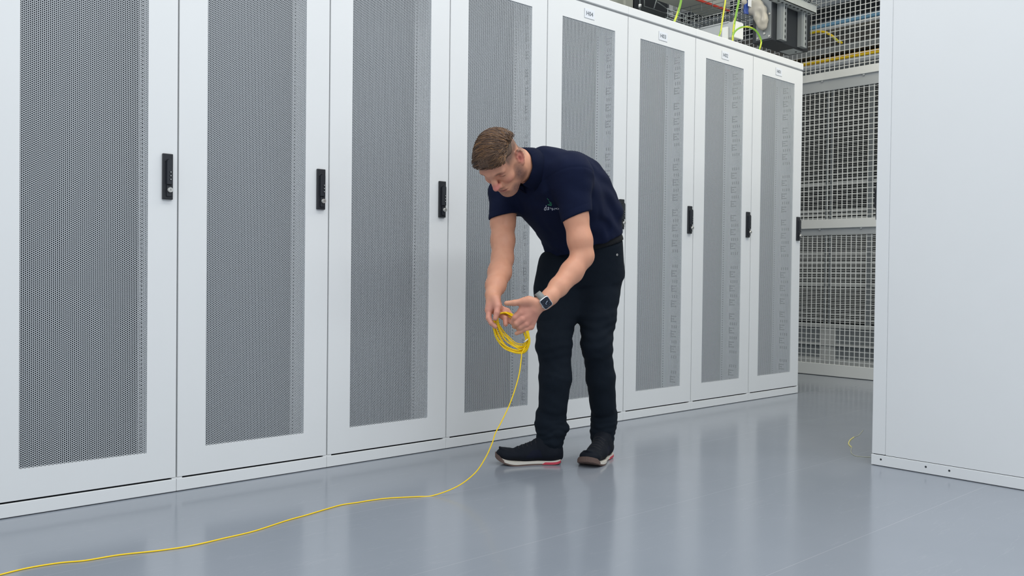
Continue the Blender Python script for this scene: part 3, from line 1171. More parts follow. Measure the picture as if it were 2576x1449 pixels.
# collar: stand and fold-over, open at the throat
nkA = nz(hp(-.02, -.03, 0) - P_['nek'])
cb = MB()
cc = px(1319, 421, 3.375)
e1 = nz(LB - nkA * (LB @ nkA)); e2 = np.cross(nkA, e1)
n_ = 44
prof = [(.063, .004), (.064, .026), (.067, .032), (.072, .028), (.078, .006), (.085, -.030), (.083, -.033), (.072, -.004), (.064, .000)]
ringsV = []
# front direction (throat) = away from the back of neck
frontd = nz(HM[0] - nkA * (HM[0] @ nkA)); fe = (frontd @ e1, frontd @ e2)
f0 = math.atan2(fe[1], fe[0])
for k_ in range(n_ + 1):
    t_ = f0 + math.radians(14) + (2 * math.pi - math.radians(28)) * k_ / n_
    od = math.cos(t_ - f0)
    ring = []
    for (r_, z_) in prof:
        rr_ = r_ * (1.0 + .05 * max(0, od) - .11 * max(0, -od))
        dz = -.018 * max(0, od) * (1 if z_ < .01 else .4) + .0015 * math.sin(9 * t_)
        ring.append(cc + rr_ * (math.cos(t_) * e1 * 1.04 + math.sin(t_) * e2 * 1.08) + nkA * (z_ * .95 + dz + .004))
    ringsV.append(ring)
m_ = len(prof)
vv = [tuple(np.asarray(p_) - PO) for r_ in ringsV for p_ in r_]
ff = []
for k_ in range(n_):
    for j_ in range(m_):
        ff.append([k_ * m_ + j_, k_ * m_ + (j_ + 1) % m_, (k_ + 1) * m_ + (j_ + 1) % m_, (k_ + 1) * m_ + j_])
ff.append(list(range(m_))); ff.append([n_ * m_ + j_ for j_ in range(m_)][::-1])
cb.raw(vv, ff, 0, True)
cb.build('collar', [M['collar']], shirt)

# chest print: white lettering under green bars, lying on the cloth
def on_shirt(pxx, pyy, off=0.0009):
    o_ = CAM
    d_ = nz(px(pxx, pyy, 1.0) - CAM)
    hit = SHIRT_BVH.ray_cast(Vector(o_), Vector(d_))
    if hit[0] is None:
        return None
    n_ = Vector(hit[1])
    if n_.dot(Vector(d_)) > 0:
        n_ = -n_
    return np.array(hit[0] + n_ * off) - PO


lg = MB()
letters = [('d', 1372.0, 523.9, 22, .92, 1.18), ('a', 1379.4, 523.0, 22, .82, 1.08), ('t', 1384.2, 522.8, 0, .25, .4), ('a', 1386.6, 523.8, -10, .3, .45), ('p', 1390.6, 525.0, -18, .62, .62), ('r', 1396.6, 525.0, -12, .75, .68), ('o', 1403.0, 524.3, -8, 1.0, .55)]
for ch, lx, ly, ang, sx_, sy_ in letters:
    Vt, Ft = text_mesh(ch, 16.0, 0)
    if not Vt:
        continue
    ca, sa = math.cos(math.radians(ang)), math.sin(math.radians(ang))
    pts = []
    for v in Vt:
        x_, y_ = v[0] * sx_ * 1.0, v[1] * sy_
        pts.append(on_shirt(lx + x_ * ca + y_ * sa * 0 - 0, ly - (y_ * ca + x_ * sa)))
    if all(p_ is not None for p_ in pts):
        lg.raw(pts, Ft)
if lg.v:
    lg.build('chest_lettering', [M['logowhite']], shirt)
lg = MB()
for quad in (((1378, 513.2), (1388, 515.2), (1387.5, 517.6), (1377.8, 515.8)), ((1382.2, 510), (1389, 512.7), (1388.6, 514.2), (1382, 511.6)), ((1380.8, 505.8), (1387.6, 509.4), (1386.8, 510.6), (1380.8, 507.4)), ((1376.5, 498), (1381.8, 503.4), (1381, 504.2), (1376.4, 499.6))):
    pts = [on_shirt(*p_) for p_ in quad]
    if all(p_ is not None for p_ in pts):
        lg.raw(pts, [[0, 1, 2, 3]])
if lg.v:
    lg.build('chest_emblem', [M['logogreen']], shirt)

# ------------------------------------------------------------------ trousers
tr = SDF()
wA = px(1478, 618, 3.69)
tr.econe(px(1474, 606, 3.685), px(1478, 690, 3.735), LB, (.160, .122), (.164, .126), k=.04, endr=.04)
def leg(pts, rad, knee, kr):
    g = SDF()
    g.chain(pts, rad, k=.02)
    g.ell(knee, kr, k=.04)
    P2 = np.array(pts)
    tr._add(lambda P: g.eval(P), P2.mean(0), np.linalg.norm(P2 - P2.mean(0), axis=1).max() + .1, 'u', .010)


leg([P_['hr'], px(1402, 745, 3.705), px(1399, 800, 3.66), px(1396, 868, 3.62), px(1397, 950, 3.615), px(1391, 1020, 3.63)], [.098, .087, .079, .067, .0645, .060], px(1383, 862, 3.60), (.052, .05, .07))
leg([px(1516, 684, 3.70), px(1507, 745, 3.685), px(1503, 800, 3.67), px(1502, 870, 3.66), px(1511, 950, 3.70), px(1517, 1020, 3.745)], [.089, .081, .075, .0605, .0585, .056], px(1499, 862, 3.63), (.046, .05, .07))
tr.cone(px(1455, 720, 3.69), px(1453, 785, 3.66), .050, .026, k=.04)
tr.cone(px(1396, 665, 3.66), px(1388, 725, 3.66), .070, .076, k=.03)
rs = [(1391, 1030, .058), (1386, 1046, .0625), (1390, 1056, .057), (1384, 1066, .0635), (1391, 1077, .0585), (1386, 1087, .061), (1385, 1098, .054), (1384, 1106, .056), (1384, 1113, .052)]
for a_, b_ in zip(rs[:-1], rs[1:]):
    tr.cone(px(a_[0], a_[1], 3.645), px(b_[0], b_[1], 3.648), a_[2], b_[2], k=.006)
tr.ell(px(1410, 1077, 3.64), (.036, .04, .022), k=.012)
ls = [(1518, 1030, .054), (1520, 1046, .056), (1518, 1056, .0525), (1519, 1064, .056), (1516, 1074, .0505), (1516, 1084, .053), (1515, 1094, .0485), (1516, 1103, .049), (1516, 1108, .046)]
for a_, b_ in zip(ls[:-1], ls[1:]):
    tr.cone(px(a_[0], a_[1], 3.77), px(b_[0], b_[1], 3.78), a_[2], b_[2], k=.006)


tr.plane(px(1480, 602, 3.69), BA_, k=.004)


def tr_post(P, d):
    z = P[:, 2]
    n1 = vnoise(P, 14, 2)
    fold = .0009 * np.sin(z * 110 + (P @ RT) * 60 + 4 * n1) * np.clip((1.05 - z), 0, 1)
    kn = np.exp(-((z - .52) / .12) ** 2)
    fold += .0016 * kn * np.sin(z * 150 + 5 * vnoise(P, 10, 5))
    an = np.clip((.22 - z) / .1, 0, 1)
    fold += .0014 * an * np.sin(z * 250 + 6 * vnoise(P, 16, 7))
    return d + fold


V, Q = tr.mesh(0.0046, tr_post)
trousers = sdf_obj('trousers', V, Q, [M['trouser']], man, PO)
TR_BVH = BVHTree.FromPolygons([tuple(v) for v in V], [tuple(int(i) for i in f) for f in Q])


def on_surf(bvh, pxx, pyy, off):
    d_ = nz(px(pxx, pyy, 1.0) - CAM)
    hit = bvh.ray_cast(Vector(CAM), Vector(d_))
    if hit[0] is None:
        return None, None
    n_ = Vector(hit[1])
    if n_.dot(Vector(d_)) > 0:
        n_ = -n_
    return np.array(hit[0] + n_ * off) - PO, np.array(n_)


# belt: a band round the waist
bs = SDF()
bs.econe(px(1474, 606, 3.685), px(1480, 690, 3.735), LB, (.164, .126), (.176, .132), k=.04, endr=.10)
bs.plane(px(1480, 600, 3.69), BA_, k=.003)
bs.plane(px(1480, 600, 3.69) - .036 * BA_, -BA_, k=.003)
V, Q = bs.mesh(0.0045)
sdf_obj('belt', V, Q, [M['belt']], trousers, (0, 0, 0) + PO)
p_, n_ = on_surf(TR_BVH, 1552, 641, .0)
if p_ is not None:
    rv = MB()
    rv.cyl(p_ - n_ * .002, p_ + n_ * .0022, .0046, 14, 0)
    rv.cyl(p_, p_ + n_ * .0030, .0018, 10, 1)
    rv.build('pocket_rivet', [M['chrome'], M['slot']], trousers)

# ------------------------------------------------------------------ shoes
def build_shoe(heel, direc, mirror):
    f_ = nz(np.array([direc[0], direc[1], 0])); l_ = np.array([-f_[1], f_[0], 0.0]) * mirror; u_ = UPV
    L = .272

    def w(x, y, z):
        return np.asarray(heel) + x * f_ + y * l_ + z * u_
    sp_ = lambda x: .030 * max(0, (x - .18) / .10) ** 2 + .006 * max(0, (.05 - x) / .05) ** 2
    # outline half widths along the length
    xs = np.linspace(0, L, 41)

    def half(x):
        t = x / L
        e_ = math.sqrt(max(0, 1 - ((t - .88) / .12) ** 2)) if t > .88 else 1
        b_ = math.sqrt(max(0, 1 - ((.10 - t) / .10) ** 2)) if t < .10 else 1
        body_ = .034 + .0175 * math.exp(-((t - .72) / .22) ** 2) - .003 * math.exp(-((t - .38) / .14) ** 2)
        return max(.001, body_ * min(e_, b_))
    mid = lambda x: .008 * math.exp(-((x / L - .8) / .2) ** 2)
    up = SDF()
    for i in range(len(xs) - 1):
        pass
    T_ = np.array([f_, l_, u_])
    up.econe(w(.040, 0, .044), w(.145, .001, .038), l_, (.034, .030), (.039, .027), k=.02, endr=.034)
    up.econe(w(.145, .001, .037 + .002), w(.222, .004, .031 + sp_(.222)), l_, (.040, .025), (.041, .022), k=.02, endr=.040)
    up.ell(w(.234, .004, .033 + sp_(.234)), (.033, .039, .023), T_, k=.02)
    up.econe(w(.046, 0, .050), w(.056, 0, .096), l_, (.034, .040), (.032, .042), k=.03)
    up.cone(w(.082, 0, .076), w(.165, .002, .046), .032, .023, k=.03)
    up.cone(w(.010, 0, .030), w(.010, 0, .084), .016, .010, k=.02)
    lip = [w(.190, .034, .046 + sp_(.19)), w(.232, .030, .049 + sp_(.232)), w(.254, .006, .052 + sp_(.252)), w(.236, -.024, .049 + sp_(.234)), w(.190, -.030, .046 + sp_(.19))]
    up.chain([np.array(a) for a in spline(lip, 4)], [.0032] * 17, k=.005)

    def post(P, d):
        qq = (P - np.asarray(heel)) @ T_.T
        spz = .030 * np.clip((qq[:, 0] - .18) / .10, 0, 2) ** 2 + .006 * np.clip((.05 - qq[:, 0]) / .05, 0, 2) ** 2
        return np.maximum(d + .0006 * np.sin(qq[:, 0] * 260) * (qq[:, 2] > .06), (.012 + spz) - qq[:, 2])
    V_, Q_ = up.mesh(0.0032, post)
    qq = (V_[Q_].mean(1) - np.asarray(heel)) @ T_.T
    mi = ((qq[:, 0] - .35 * (qq[:, 2] - .045) > .085) & (qq[:, 0] + .9 * (qq[:, 2] - .045) < .140) & (qq[:, 2] > .030) & (qq[:, 2] < .062) & (np.abs(qq[:, 1]) > .02)).astype(np.int32)
    me = np_mesh('shoe', V_ - PO, Q_, [M['shoe'], M['shoepanel']], True, mi)
    shoe = obj_from(me, 'shoe', man)

    def layer(x0, x1, z0, z1, grow, zt=None):
        mb = MB()
        n = 30
        top, bot = [], []
        pts = []
        xx = [x0 + (x1 - x0) * i / n for i in range(n + 1)]
        for sgn in (1, -1):
            for x in (xx if sgn == 1 else xx[::-1]):
                hw = half(min(max(x, 0.0), L)) + grow
                pts.append((x, mid(x) + sgn * hw))
        N = len(pts)
        V2 = []
        for (x, y) in pts:
            V2.append(w(x, y, z0 + sp_(x)) - PO)
        for (x, y) in pts:
            zz = z1 if zt is None else zt(x)
            V2.append(w(x, y, zz + sp_(x)) - PO)
        F2 = [[i, (i + 1) % N, N + (i + 1) % N, N + i] for i in range(N)]
        for i in range(n):
            a, b, c2, d2 = i, i + 1, N - 2 - i, N - 1 - i
            F2.append([a, d2, c2, b]); F2.append([N + a, N + b, N + c2, N + d2])
        mb.raw(V2, F2)
        return mb
    layer(0.0, L, 0.006, 0.0165, .0015).build('midsole', [M['midsole']], shoe)
    layer(0.002, L - .002, 0.0, 0.007, .0).build('outsole', [M['gum']], shoe)
    layer(0.004, .082, 0.003, 0.0120, .0026, lambda x: .0120 if x < .070 else .0120 - (x - .070) * .7).build('heel_insert', [M['redsole']], shoe)
    layer(L - .034, L + .001, 0.002, 0.04, .0048, lambda x: .012 + .010 * min(1, (x - L + .034) / .018)).build('toe_bumper', [M['gum']], shoe)
    lc = MB()
    def top(x, y):
        z = .16
        while z > .02 and up.eval(w(x, y, z)[None])[0] > .0005:
            z -= .001
        return w(x, y, z - .0004)
    for k_ in range(5):
        x = .112 + k_ * .017
        pts = [top(x + .004 * (k_ % 2), -.026), top(x + .003, -.013), top(x, 0.001), top(x - .002, .014), top(x - .004, .027)]
        lc.tube([p_ - PO for p_ in spline(pts, 4)], .0018, 6)
    lc.build('lace', [M['lace']], shoe)
    return shoe


hr_ = px_at(1412, 1166, 2, 0)
dr_ = nz(np.array([-.770, .638, 0]))
build_shoe(hr_, dr_, 1)
hl_ = px_at(1527, 1147, 2, 0)
rt2 = nz(np.array([CR[0], CR[1], 0])); tc2 = nz(np.array([-CF[0], -CF[1], 0]))
dl_ = nz(-.38 * rt2 + .92 * tc2)
build_shoe(hl_, dl_, -1)

# ------------------------------------------------------------------ wristwatch
wn = nz(TC * .90 - UPV * .22 + RT * .30)                 # watch normal
fa = nz(px(1352, 778, dH) - px(1400, 727, 3.21))         # along the forearm
wb = nz(fa - wn * (fa @ wn))
wa = np.cross(wn, wb)
wc = px(1365, 755, 3.172)
WM = Matrix(((wa[0], wb[0], wn[0], 0), (wa[1], wb[1], wn[1], 0), (wa[2], wb[2], wn[2], 0), (0, 0, 0, 1)))
WM.translation = Vector(wc + wn * .0 - PO)
sb = MB()
n_ = 48
vv, ff = [], []
for k_ in range(n_):
    t_ = 2 * math.pi * k_ / n_
    for (r_, y_) in ((.0300, -.0115), (.0325, -.0115), (.0325, .0115), (.0300, .0115)):
        vv.append(WM @ Vector((r_ * 1.04 * math.cos(t_), y_, r_ * .97 * math.sin(t_))))
for k_ in range(n_):
    for j_ in range(4):
        ff.append([k_ * 4 + j_, k_ * 4 + (j_ + 1) % 4, ((k_ + 1) % n_) * 4 + (j_ + 1) % 4, ((k_ + 1) % n_) * 4 + j_])
sb.raw(vv, ff, 0, True)
watch = sb.build('wristwatch', [M['strap']], man)


def rrect(hx, hy, r, n=6):
    P2 = []
    for cx_, cy_, a0 in ((hx - r, hy - r, 0), (-hx + r, hy - r, 90), (-hx + r, -hy + r, 180), (hx - r, -hy + r, 270)):
        for k_ in range(n + 1):
            a = math.radians(a0 + 90 * k_ / n)
            P2.append((cx_ + r * math.cos(a), cy_ + r * math.sin(a)))
    return P2


def slab(mb, o2, z0, z1, ins=0.0012, mi=0):
    N = len(o2)
    lv = [(1, z0), (1, z1 - ins), (1 - ins / .017, z1)]
    V2 = [WM @ Vector((x * s_, y * s_, z)) for s_, z in lv for x, y in o2]
    F2 = []
    for a in range(2):
        F2 += [[a * N + i, a * N + (i + 1) % N, (a + 1) * N + (i + 1) % N, (a + 1) * N + i] for i in range(N)]
    F2.append([2 * N + i for i in range(N)])
    F2.append([i for i in range(N)][::-1])
    mb.raw(V2, F2, mi)


cb = MB(); slab(cb, rrect(.0215, .0185, .008), .0285, .0385); 
cb.tube([WM @ Vector((.006, .0185, .0335)), WM @ Vector((.006, .0208, .0335))], .0035, 12)
cb.build('watch_case', [M['case']], watch)
cb = MB(); slab(cb, rrect(.0192, .0162, .0065), .0383, .0394, .0006)
cb.build('watch_screen', [M['glass']], watch)
cb = MB()
for (x0, y0, x1, y1, r_) in ((-.002, -.001, .0085, .0075, .0006), (0, 0, -.0045, -.0010, .0008)):
    pass
cb.tube([WM @ Vector((.0005, .004, .0397)), WM @ Vector((-.004, -.008, .0397))], .0008, 6)
cb.tube([WM @ Vector((.0005, .004, .0397)), WM @ Vector((.006, .002, .0397))], .0006, 6)
for k_ in range(12):
    a = 2 * math.pi * k_ / 12
    cb.tube([WM @ Vector((.0135 * math.cos(a), .0118 * math.sin(a), .0396)), WM @ Vector((.0148 * math.cos(a), .013 * math.sin(a), .0396))], .00028, 5)
cb.build('watch_hands', [M['dial']], watch)

# ------------------------------------------------------------------ yellow cable: coil in the hands and the run over the floor
pts = []
G = (1255, 791)
rg = np.random.default_rng(5)
loops = [(45, 16, 51, .002), (54, 31, 55, -.003), (60, 41, 58, .005), (46, 20, 50, 0.000), (56, 36, 56, .004), (50, 27, 47, -.004), (59, 39, 57, -.007), (46, 22, 43, .006), (53, 32, 52, .001), (60, 40.5, 58, .003), (49, 25, 45, -.002), (57, 35, 52, .008), (59, 39, 59, -.004), (52, 29, 50, .005)]
NL = 40
dC = 3.192
for li, (A, Bq, ang, dz) in enumerate(loops):
    nxt = loops[(li + 1) % len(loops)]
    last = li == len(loops) - 1
    for k_ in range(NL if not last else int(NL * .62)):
        u_ = k_ / NL
        if last:
            nxt = loops[li]
        s_ = u_ * u_ * (3 - 2 * u_)
        A2, B2, an2, z2 = A + (nxt[0] - A) * s_, Bq + (nxt[1] - Bq) * s_, ang + (nxt[2] - ang) * s_, dz + (nxt[3] - dz) * s_
        t_ = math.pi + 2 * math.pi * u_
        ca, sa = math.cos(math.radians(an2)), math.sin(math.radians(an2))
        x_, y_ = A2 * (1 + math.cos(t_)), -B2 * math.sin(t_)
        wig = 1.2 * math.sin(5 * t_ + li * 1.7)
        X_ = G[0] + x_ * ca - (y_ + wig) * sa
        Y_ = G[1] + x_ * sa + (y_ + wig) * ca
        tilt = math.sqrt(max(0, 60 ** 2 - 40 ** 2)) / 60 * .055
        back = .034 * math.exp(-((X_ - 1275) / 11) ** 2) * (1 if Y_ < 806 else 0) * min(1, max(0, (806 - Y_) / 8))
        pts.append(px(X_, Y_, dC + dz + back + tilt * math.sin(t_) * -1 * .6))
endp = pts[-1]
tail = [(1312, 890, 3.186), (1311, 905, 3.184), (1304, 950, 3.178), (1285, 1010, 3.165), (1262, 1060, 3.15), (1246, 1090, 3.142), (1238, 1115, 3.137), (1221, 1152, 3.125), (1195, 1190, 3.112), (1150, 1224, 3.098)]
tl = [px(*t_) for t_ in tail]
fl_px = [(1090, 1246.5), (1050, 1249.5), (980, 1253), (930, 1259), (900, 1264), (860, 1270), (820, 1281), (770, 1296), (720, 1310), (640, 1336), (560, 1355), (480, 1373), (400, 1385), (300, 1396), (215, 1410), (150, 1416), (70, 1429), (0, 1446), (-70, 1466), (-160, 1500)]
CRAD = .0021
for a in fl_px:
    p_ = px_at(a[0], a[1], 2, CRAD)
    tl.append(p_)
pts = pts + spline(tl, 6)
cbm = MB()
cbm.tube(pts, CRAD, 8)
cable = cbm.build('fibre_cable', [M['yellow']], None, tuple(px_at(1090, 1246.5, 2, 0)))
tag(cable, 'long yellow cable coiled in the hands of the man and trailing over the floor', 'cable')
org = np.array(cable.location)
cn = MB()
a0, a1 = px(1277, 786, 3.21), px(1285, 789, 3.20)
cn.tube([a0 - org, a1 - org], .0028, 8)
co = cn.build('connector_boot', [M['labelblue']], cable); co['label'] = 'blue connector end'
cn = MB()
a0, a1 = px(1319, 860, 3.172), px(1329, 852, 3.172)
cn.tube([a0 - org, px(1322, 858, 3.17) - org, a1 - org], .0021, 8, 0)
cn.tube([a1 - org, px(1332.5, 850, 3.172) - org], .0024, 8, 1)
cn.build('cable_tip', [M['plate'], M['slot']], cable)


# ------------------------------------------------------------------ mesh cage at the end of the aisle
CX = 1.13
cage = empty('cage_partition', (CX, 0.4, 0), 'white wire mesh cage partition closing the far end of the aisle', 'partition')
CO = Vector((CX, 0.4, 0))


def rel(o, v):
    return tuple(Vector(v) - Vector(o))


def wire_panel(y0, y1, z0, z1, pitch=0.0405, r=0.0024):
    mb = MB()
    n = int((y1 - y0) / pitch)
    for k in range(n + 1):
        y = y0 + k * pitch
        mb.box(CX - r - .004, CX + r - .004, y - r, y + r, z0, z1)
    n = int((z1 - z0) / pitch)
    for k in range(n + 1):
        z = z0 + k * pitch
        mb.box(CX - r, CX + r, y0, y1, z - r, z + r)
    return mb


for (z0, z1) in ((0.085, 1.125), (1.225, 2.262), (2.385, 4.2)):
    mb = wire_panel(-1.9, 3.3, z0, z1)
    mb.build('mesh_panel', [M['cage']], cage, origin=CO)
for (z0, zm, z1) in ((1.115, 1.166, 1.236), (2.250, 2.335, 2.396)):
    mb = MB()
    mb.box(CX - .030, CX + .012, -1.9, 3.3, zm, z1, 0, bev=.002)
    mb.box(CX - .014, CX + .012, -1.9, 3.3, z0, zm, 1)
    for y in (-0.62, 0.12, 0.46, 1.1, 1.8, 2.5):
        mb.cyl((CX - .026, y, zm - .006), (CX - .012, y, zm - .006), .008, 8, 1)
    mb.build('cross_rail', [M['cage'], M['cagegrey']], cage, origin=CO)
mb = MB()
mb.box(CX - .012, CX + .012, -1.9, 3.3, 0.004, 0.096, 0, bev=.002)
mb.box(CX - .006, CX + .010, -1.9, 3.3, 0.0, 0.005, 1)
mb.build('kick_rail', [M['cage'], M['slot']], cage, origin=CO)
for y in (-1.1, 1.93):
    mb = MB()
    mb.box(CX + .016, CX + .066, y, y + .05, 0, 4.2, 0, bev=.003)
    mb.build('post', [M['cagegrey']], cage, origin=CO)

# dark louvred equipment behind the cage
LX = 2.1
lv = empty('louvred_cabinet', (LX, 0.6, 0), 'dark equipment cabinet with pale louvres standing behind the mesh cage', 'cabinet')
LO = Vector((LX, 0.6, 0))
mb = MB()
mb.box(LX + .03, LX + .8, -1.6, 3.4, 0.36, 2.60, 0)
mb.build('carcass', [M['dark']], lv, origin=LO)
mb = MB()
for k in range(138):
    z = 0.375 + k * .0160
    th = .0080 if z < 1.25 else .0038
    mb.box(LX + .006, LX + .026, -1.6, 3.4, z, z + th, 0)
for z in (1.30, 1.335, 1.37, 0.98, 0.90, 0.70, 1.62):
    mb.box(LX + .002, LX + .030, -1.6, 3.4, z, z + .024, 0)
mb.build('louvre_panel', [M['louvre']], lv, origin=LO)
for pxx in (2082.5, 2093):
    y = px_at(pxx, 400, 0, LX)[1]
    mb = MB(); mb.box(LX - .012, LX + .004, y - .010, y + .010, 0.36, 2.6)
    mb.build('upright', [M['grey']], lv, origin=LO)
y = px_at(2191, 400, 0, LX)[1]
mb = MB(); mb.box(LX - .012, LX + .004, y - .028, y + .022, 0.36, 2.6)
mb.build('upright', [M['grey']], lv, origin=LO)
mb = MB()
mb.box(LX - .01, LX + .8, -1.6, 3.4, 0.0, 0.36, 0)
mb.box(LX - .03, LX - .008, -1.6, 3.4, 0.325, 0.362, 1)
mb.box(LX - .03, LX - .008, -1.6, 3.4, 0.165, 0.185, 1)
mb.box(LX - .03, LX - .008, -1.6, 3.4, 0.0, 0.05, 1)
y = px_at(2085, 900, 0, LX)[1]
mb.box(LX - .02, LX - .006, y - .07, y + .07, 0.0, 0.36, 1)
mb.build('base_panel', [M['grey'], M['louvre']], lv, origin=LO)


def along_y(name, x0, x1, y0, y1, z0, z1, m, label, cat, group=None):
    mb = MB()
    mb.box(x0, x1, y0, y1, z0, z1, 0, bev=.003)
    o = mb.build(name, [m], None, origin=((x0 + x1) / 2, (y0 + y1) / 2, z0))
    return tag(o, label, cat, group)


along_y('support_beam', 1.98, 2.05, -1.6, 3.4, 2.775, 2.835, M['grey'], 'long grey beam behind the cage just above the yellow cable bundle', 'beam')
along_y('cable_tray', 1.86, 2.08, -1.6, 3.4, 2.625, 2.668, M['cagegrey'], 'flat grey tray behind the cage that carries the yellow cable bundle', 'tray')
along_y('air_duct', 2.25, 2.7, -1.6, 3.4, 2.90, 3.14, M['brown'], 'taupe duct high behind the cage under the blue cables', 'duct')
along_y('air_duct', 2.35, 2.8, -1.6, 3.4, 3.32, 3.60, M['grey'], 'dark grey duct highest up behind the cage mesh', 'duct')
along_y('air_duct', 1.75, 1.95, -1.6, 3.4, 3.34, 3.40, M['dark'], 'thin black duct near the top edge behind the cage', 'duct')
rgb_ = np.random.default_rng(3)
for k in range(7):
    x = 1.89 + .025 * k
    pts = [(x + .002 * math.sin(k + i), -1.6 + i * .5, 2.690 + .012 * ((k * 37) % 3) + .006 * math.sin(i * 1.3 + k)) for i in range(11)]
    mb = MB(); mb.tube(spline(pts, 3), .0095, 7)
    o = mb.build('data_cable', [M['orange'] if k % 3 else M['yellow']], None, origin=(x, 0.8, 2.69))
    tag(o, 'yellow cable in the bundle on the tray behind the cage', 'cable', 'yellow cables on the tray behind the cage')
for k in range(5):
    x = 1.92 + .030 * k
    pts = [(x, -1.6 + i * .55, 3.012 + .014 * (k % 3) + .006 * math.sin(i + k * 2)) for i in range(6)]
    mb = MB(); mb.tube(spline(pts, 3), .012, 7)
    o = mb.build('data_cable', [M['blue']], None, origin=(x, 0, 3.0))
    tag(o, 'blue cable high in the bundle behind the cage mesh', 'cable', 'blue cables behind the cage')
along_y('cable_tray', 1.88, 2.10, -1.6, 1.15, 2.955, 2.985, M['cagegrey'], 'narrow grey tray under the blue cables behind the cage', 'tray')

# tall things in the aisle behind the row
mb = MB()
mb.box(.17, .60, 1.60, 2.15, 0, 4.6, 0, bev=.004)
o = mb.build('equipment_cabinet', [M['dark']], None, origin=(.38, 1.9, 0))
tag(o, 'tall black cabinet behind the row, seen just over the roof of H04', 'cabinet')
mb = MB()
mb.box(.617, .665, 1.56, 1.60, 0, 4.6, 0, bev=.004)
o = mb.build('steel_post', [M['cagegrey']], None, origin=(.64, 1.58, 0))
tag(o, 'pale grey upright post beside the right edge of the tall black cabinet', 'post')
mb = MB()
for k in range(9):
    x = -.70 + k * .094
    mb.box(x, x + .094, 1.60 + (.025 if k % 2 else 0), 1.75, 0, 4.6, 0)
o = mb.build('ribbed_screen', [M['cream']], None, origin=(-.3, 1.68, 0))
tag(o, 'cream ribbed upright screen just left of the tall black cabinet', 'screen')
# bare rods against the black cabinet
for i_, (qa, qb, qc) in enumerate((((1610, -20), (1610, 15), None), ((1621, -20), (1621, 16), (1680, 36)), ((1658, -20), (1645, 22), None), ((1653, 5), (1688, 30), None))):
    pts = [px_at(*q_, 1, 1.45) for q_ in (qa, qb, qc) if q_]
    mb = MB(); mb.tube(pts, .005, 6)
    o = mb.build('support_rod', [M['wire']], None, origin=tuple(pts[0]))
    tag(o, ['straight vertical steel rod with a pale foot before the tall black cabinet', 'bent steel rod running down and then along before the tall black cabinet', 'slanting steel rod leaning left before the tall black cabinet', 'slanting steel rod falling to the right before the tall black cabinet'][i_], 'rod')
    if i_ == 0:
        mb = MB(); mb.tube([pts[-1] + np.array([0, 0, .012]), pts[-1] - np.array([0, 0, .012])], .012, 10)
        mb.build('rod_foot', [M['white']], o, origin=o.location)

# ------------------------------------------------------------------ services over the row
BX0, BX1, BY0, BY1, BZ = 0.267, 0.775, 0.40, 0.565, 2.488
bo = Vector(((BX0 + BX1) / 2, BY0, BZ))
box = empty('busbar_box', bo, 'black steel power box hanging over the far end of the row', 'power box')
mb = MB()
mb.box(BX0 + .003, BX1, BY0, BY1 - .002, BZ, 2.805, 0, bev=.004)
mb.build('housing', [M['boxblack']], box, origin=bo)
mb = MB()
mb.box(BX0 + .33, BX1 - .04, BY0 + .02, BY1 - .03, BZ - .004, BZ + .002, 0)
mb.cyl((BX1 - .09, BY0 + .05, BZ - .007), (BX1 - .09, BY0 + .05, BZ - .002), .008, 8, 1)
mb.build('cover_plate', [M['galv'], M['slot']], box, origin=bo)
mb = MB()
mb.box(BX0 - .002, BX0 + .004, BY0 + .008, BY1 - .035, BZ + .015, 2.79, 0)
for y, z in ((BY0 + .02, .03), (BY0 + .02, .19), (BY0 + .06, .055), (BY0 + .062, .085), (BY1 - .05, .03), (BY1 - .05, .2)):
    mb.cyl((BX0 - .009, y, BZ + z), (BX0 - .001, y, BZ + z), .008, 8, 1)
mb.build('end_plate', [M['grey'], M['chrome']], box, origin=bo)
for x0 in (0.325, 0.612):
    mb = MB()
    mb.box(x0, x0 + .036, BY0 - .036, BY0 - .002, 2.497, 2.757, 0)
    mb.box(x0 + .034, x0 + .041, BY0 - .040, BY0 - .002, 2.497, 2.757, 1)
    mb.box(x0 + .041, x0 + .082, BY0 - .034, BY0 - .002, 2.497, 2.757, 0)
    for k in range(6):
        mb.box(x0 + .055, x0 + .067, BY0 - .0355, BY0 - .030, 2.515 + k * .042, 2.535 + k * .042, 2)
    mb.build('strut', [M['grey'], M['galv'], M['slot']], box, origin=bo)
# the slotted channel that carries box and tray
co = Vector((.48, .35, 2.757))
ch = MB()
ch.box(.228, .738, .318, .322, 2.757, 2.812, 0)
ch.box(.228, .738, .318, .398, 2.757, 2.761, 0)
ch.box(.228, .738, .392, .396, 2.757, 2.812, 0)
for k in range(9):
    ch.box(.26 + k * .053, .285 + k * .053, .348, .362, 2.7562, 2.758, 1)
ch.box(.212, .228, .318, .398, 2.757, 2.814, 2)
o = ch.build('strut_channel', [M['galv'], M['slot'], M['boxblack']], None, origin=co)
tag(o, 'galvanised slotted channel fixed across the top of the black power box', 'bracket')


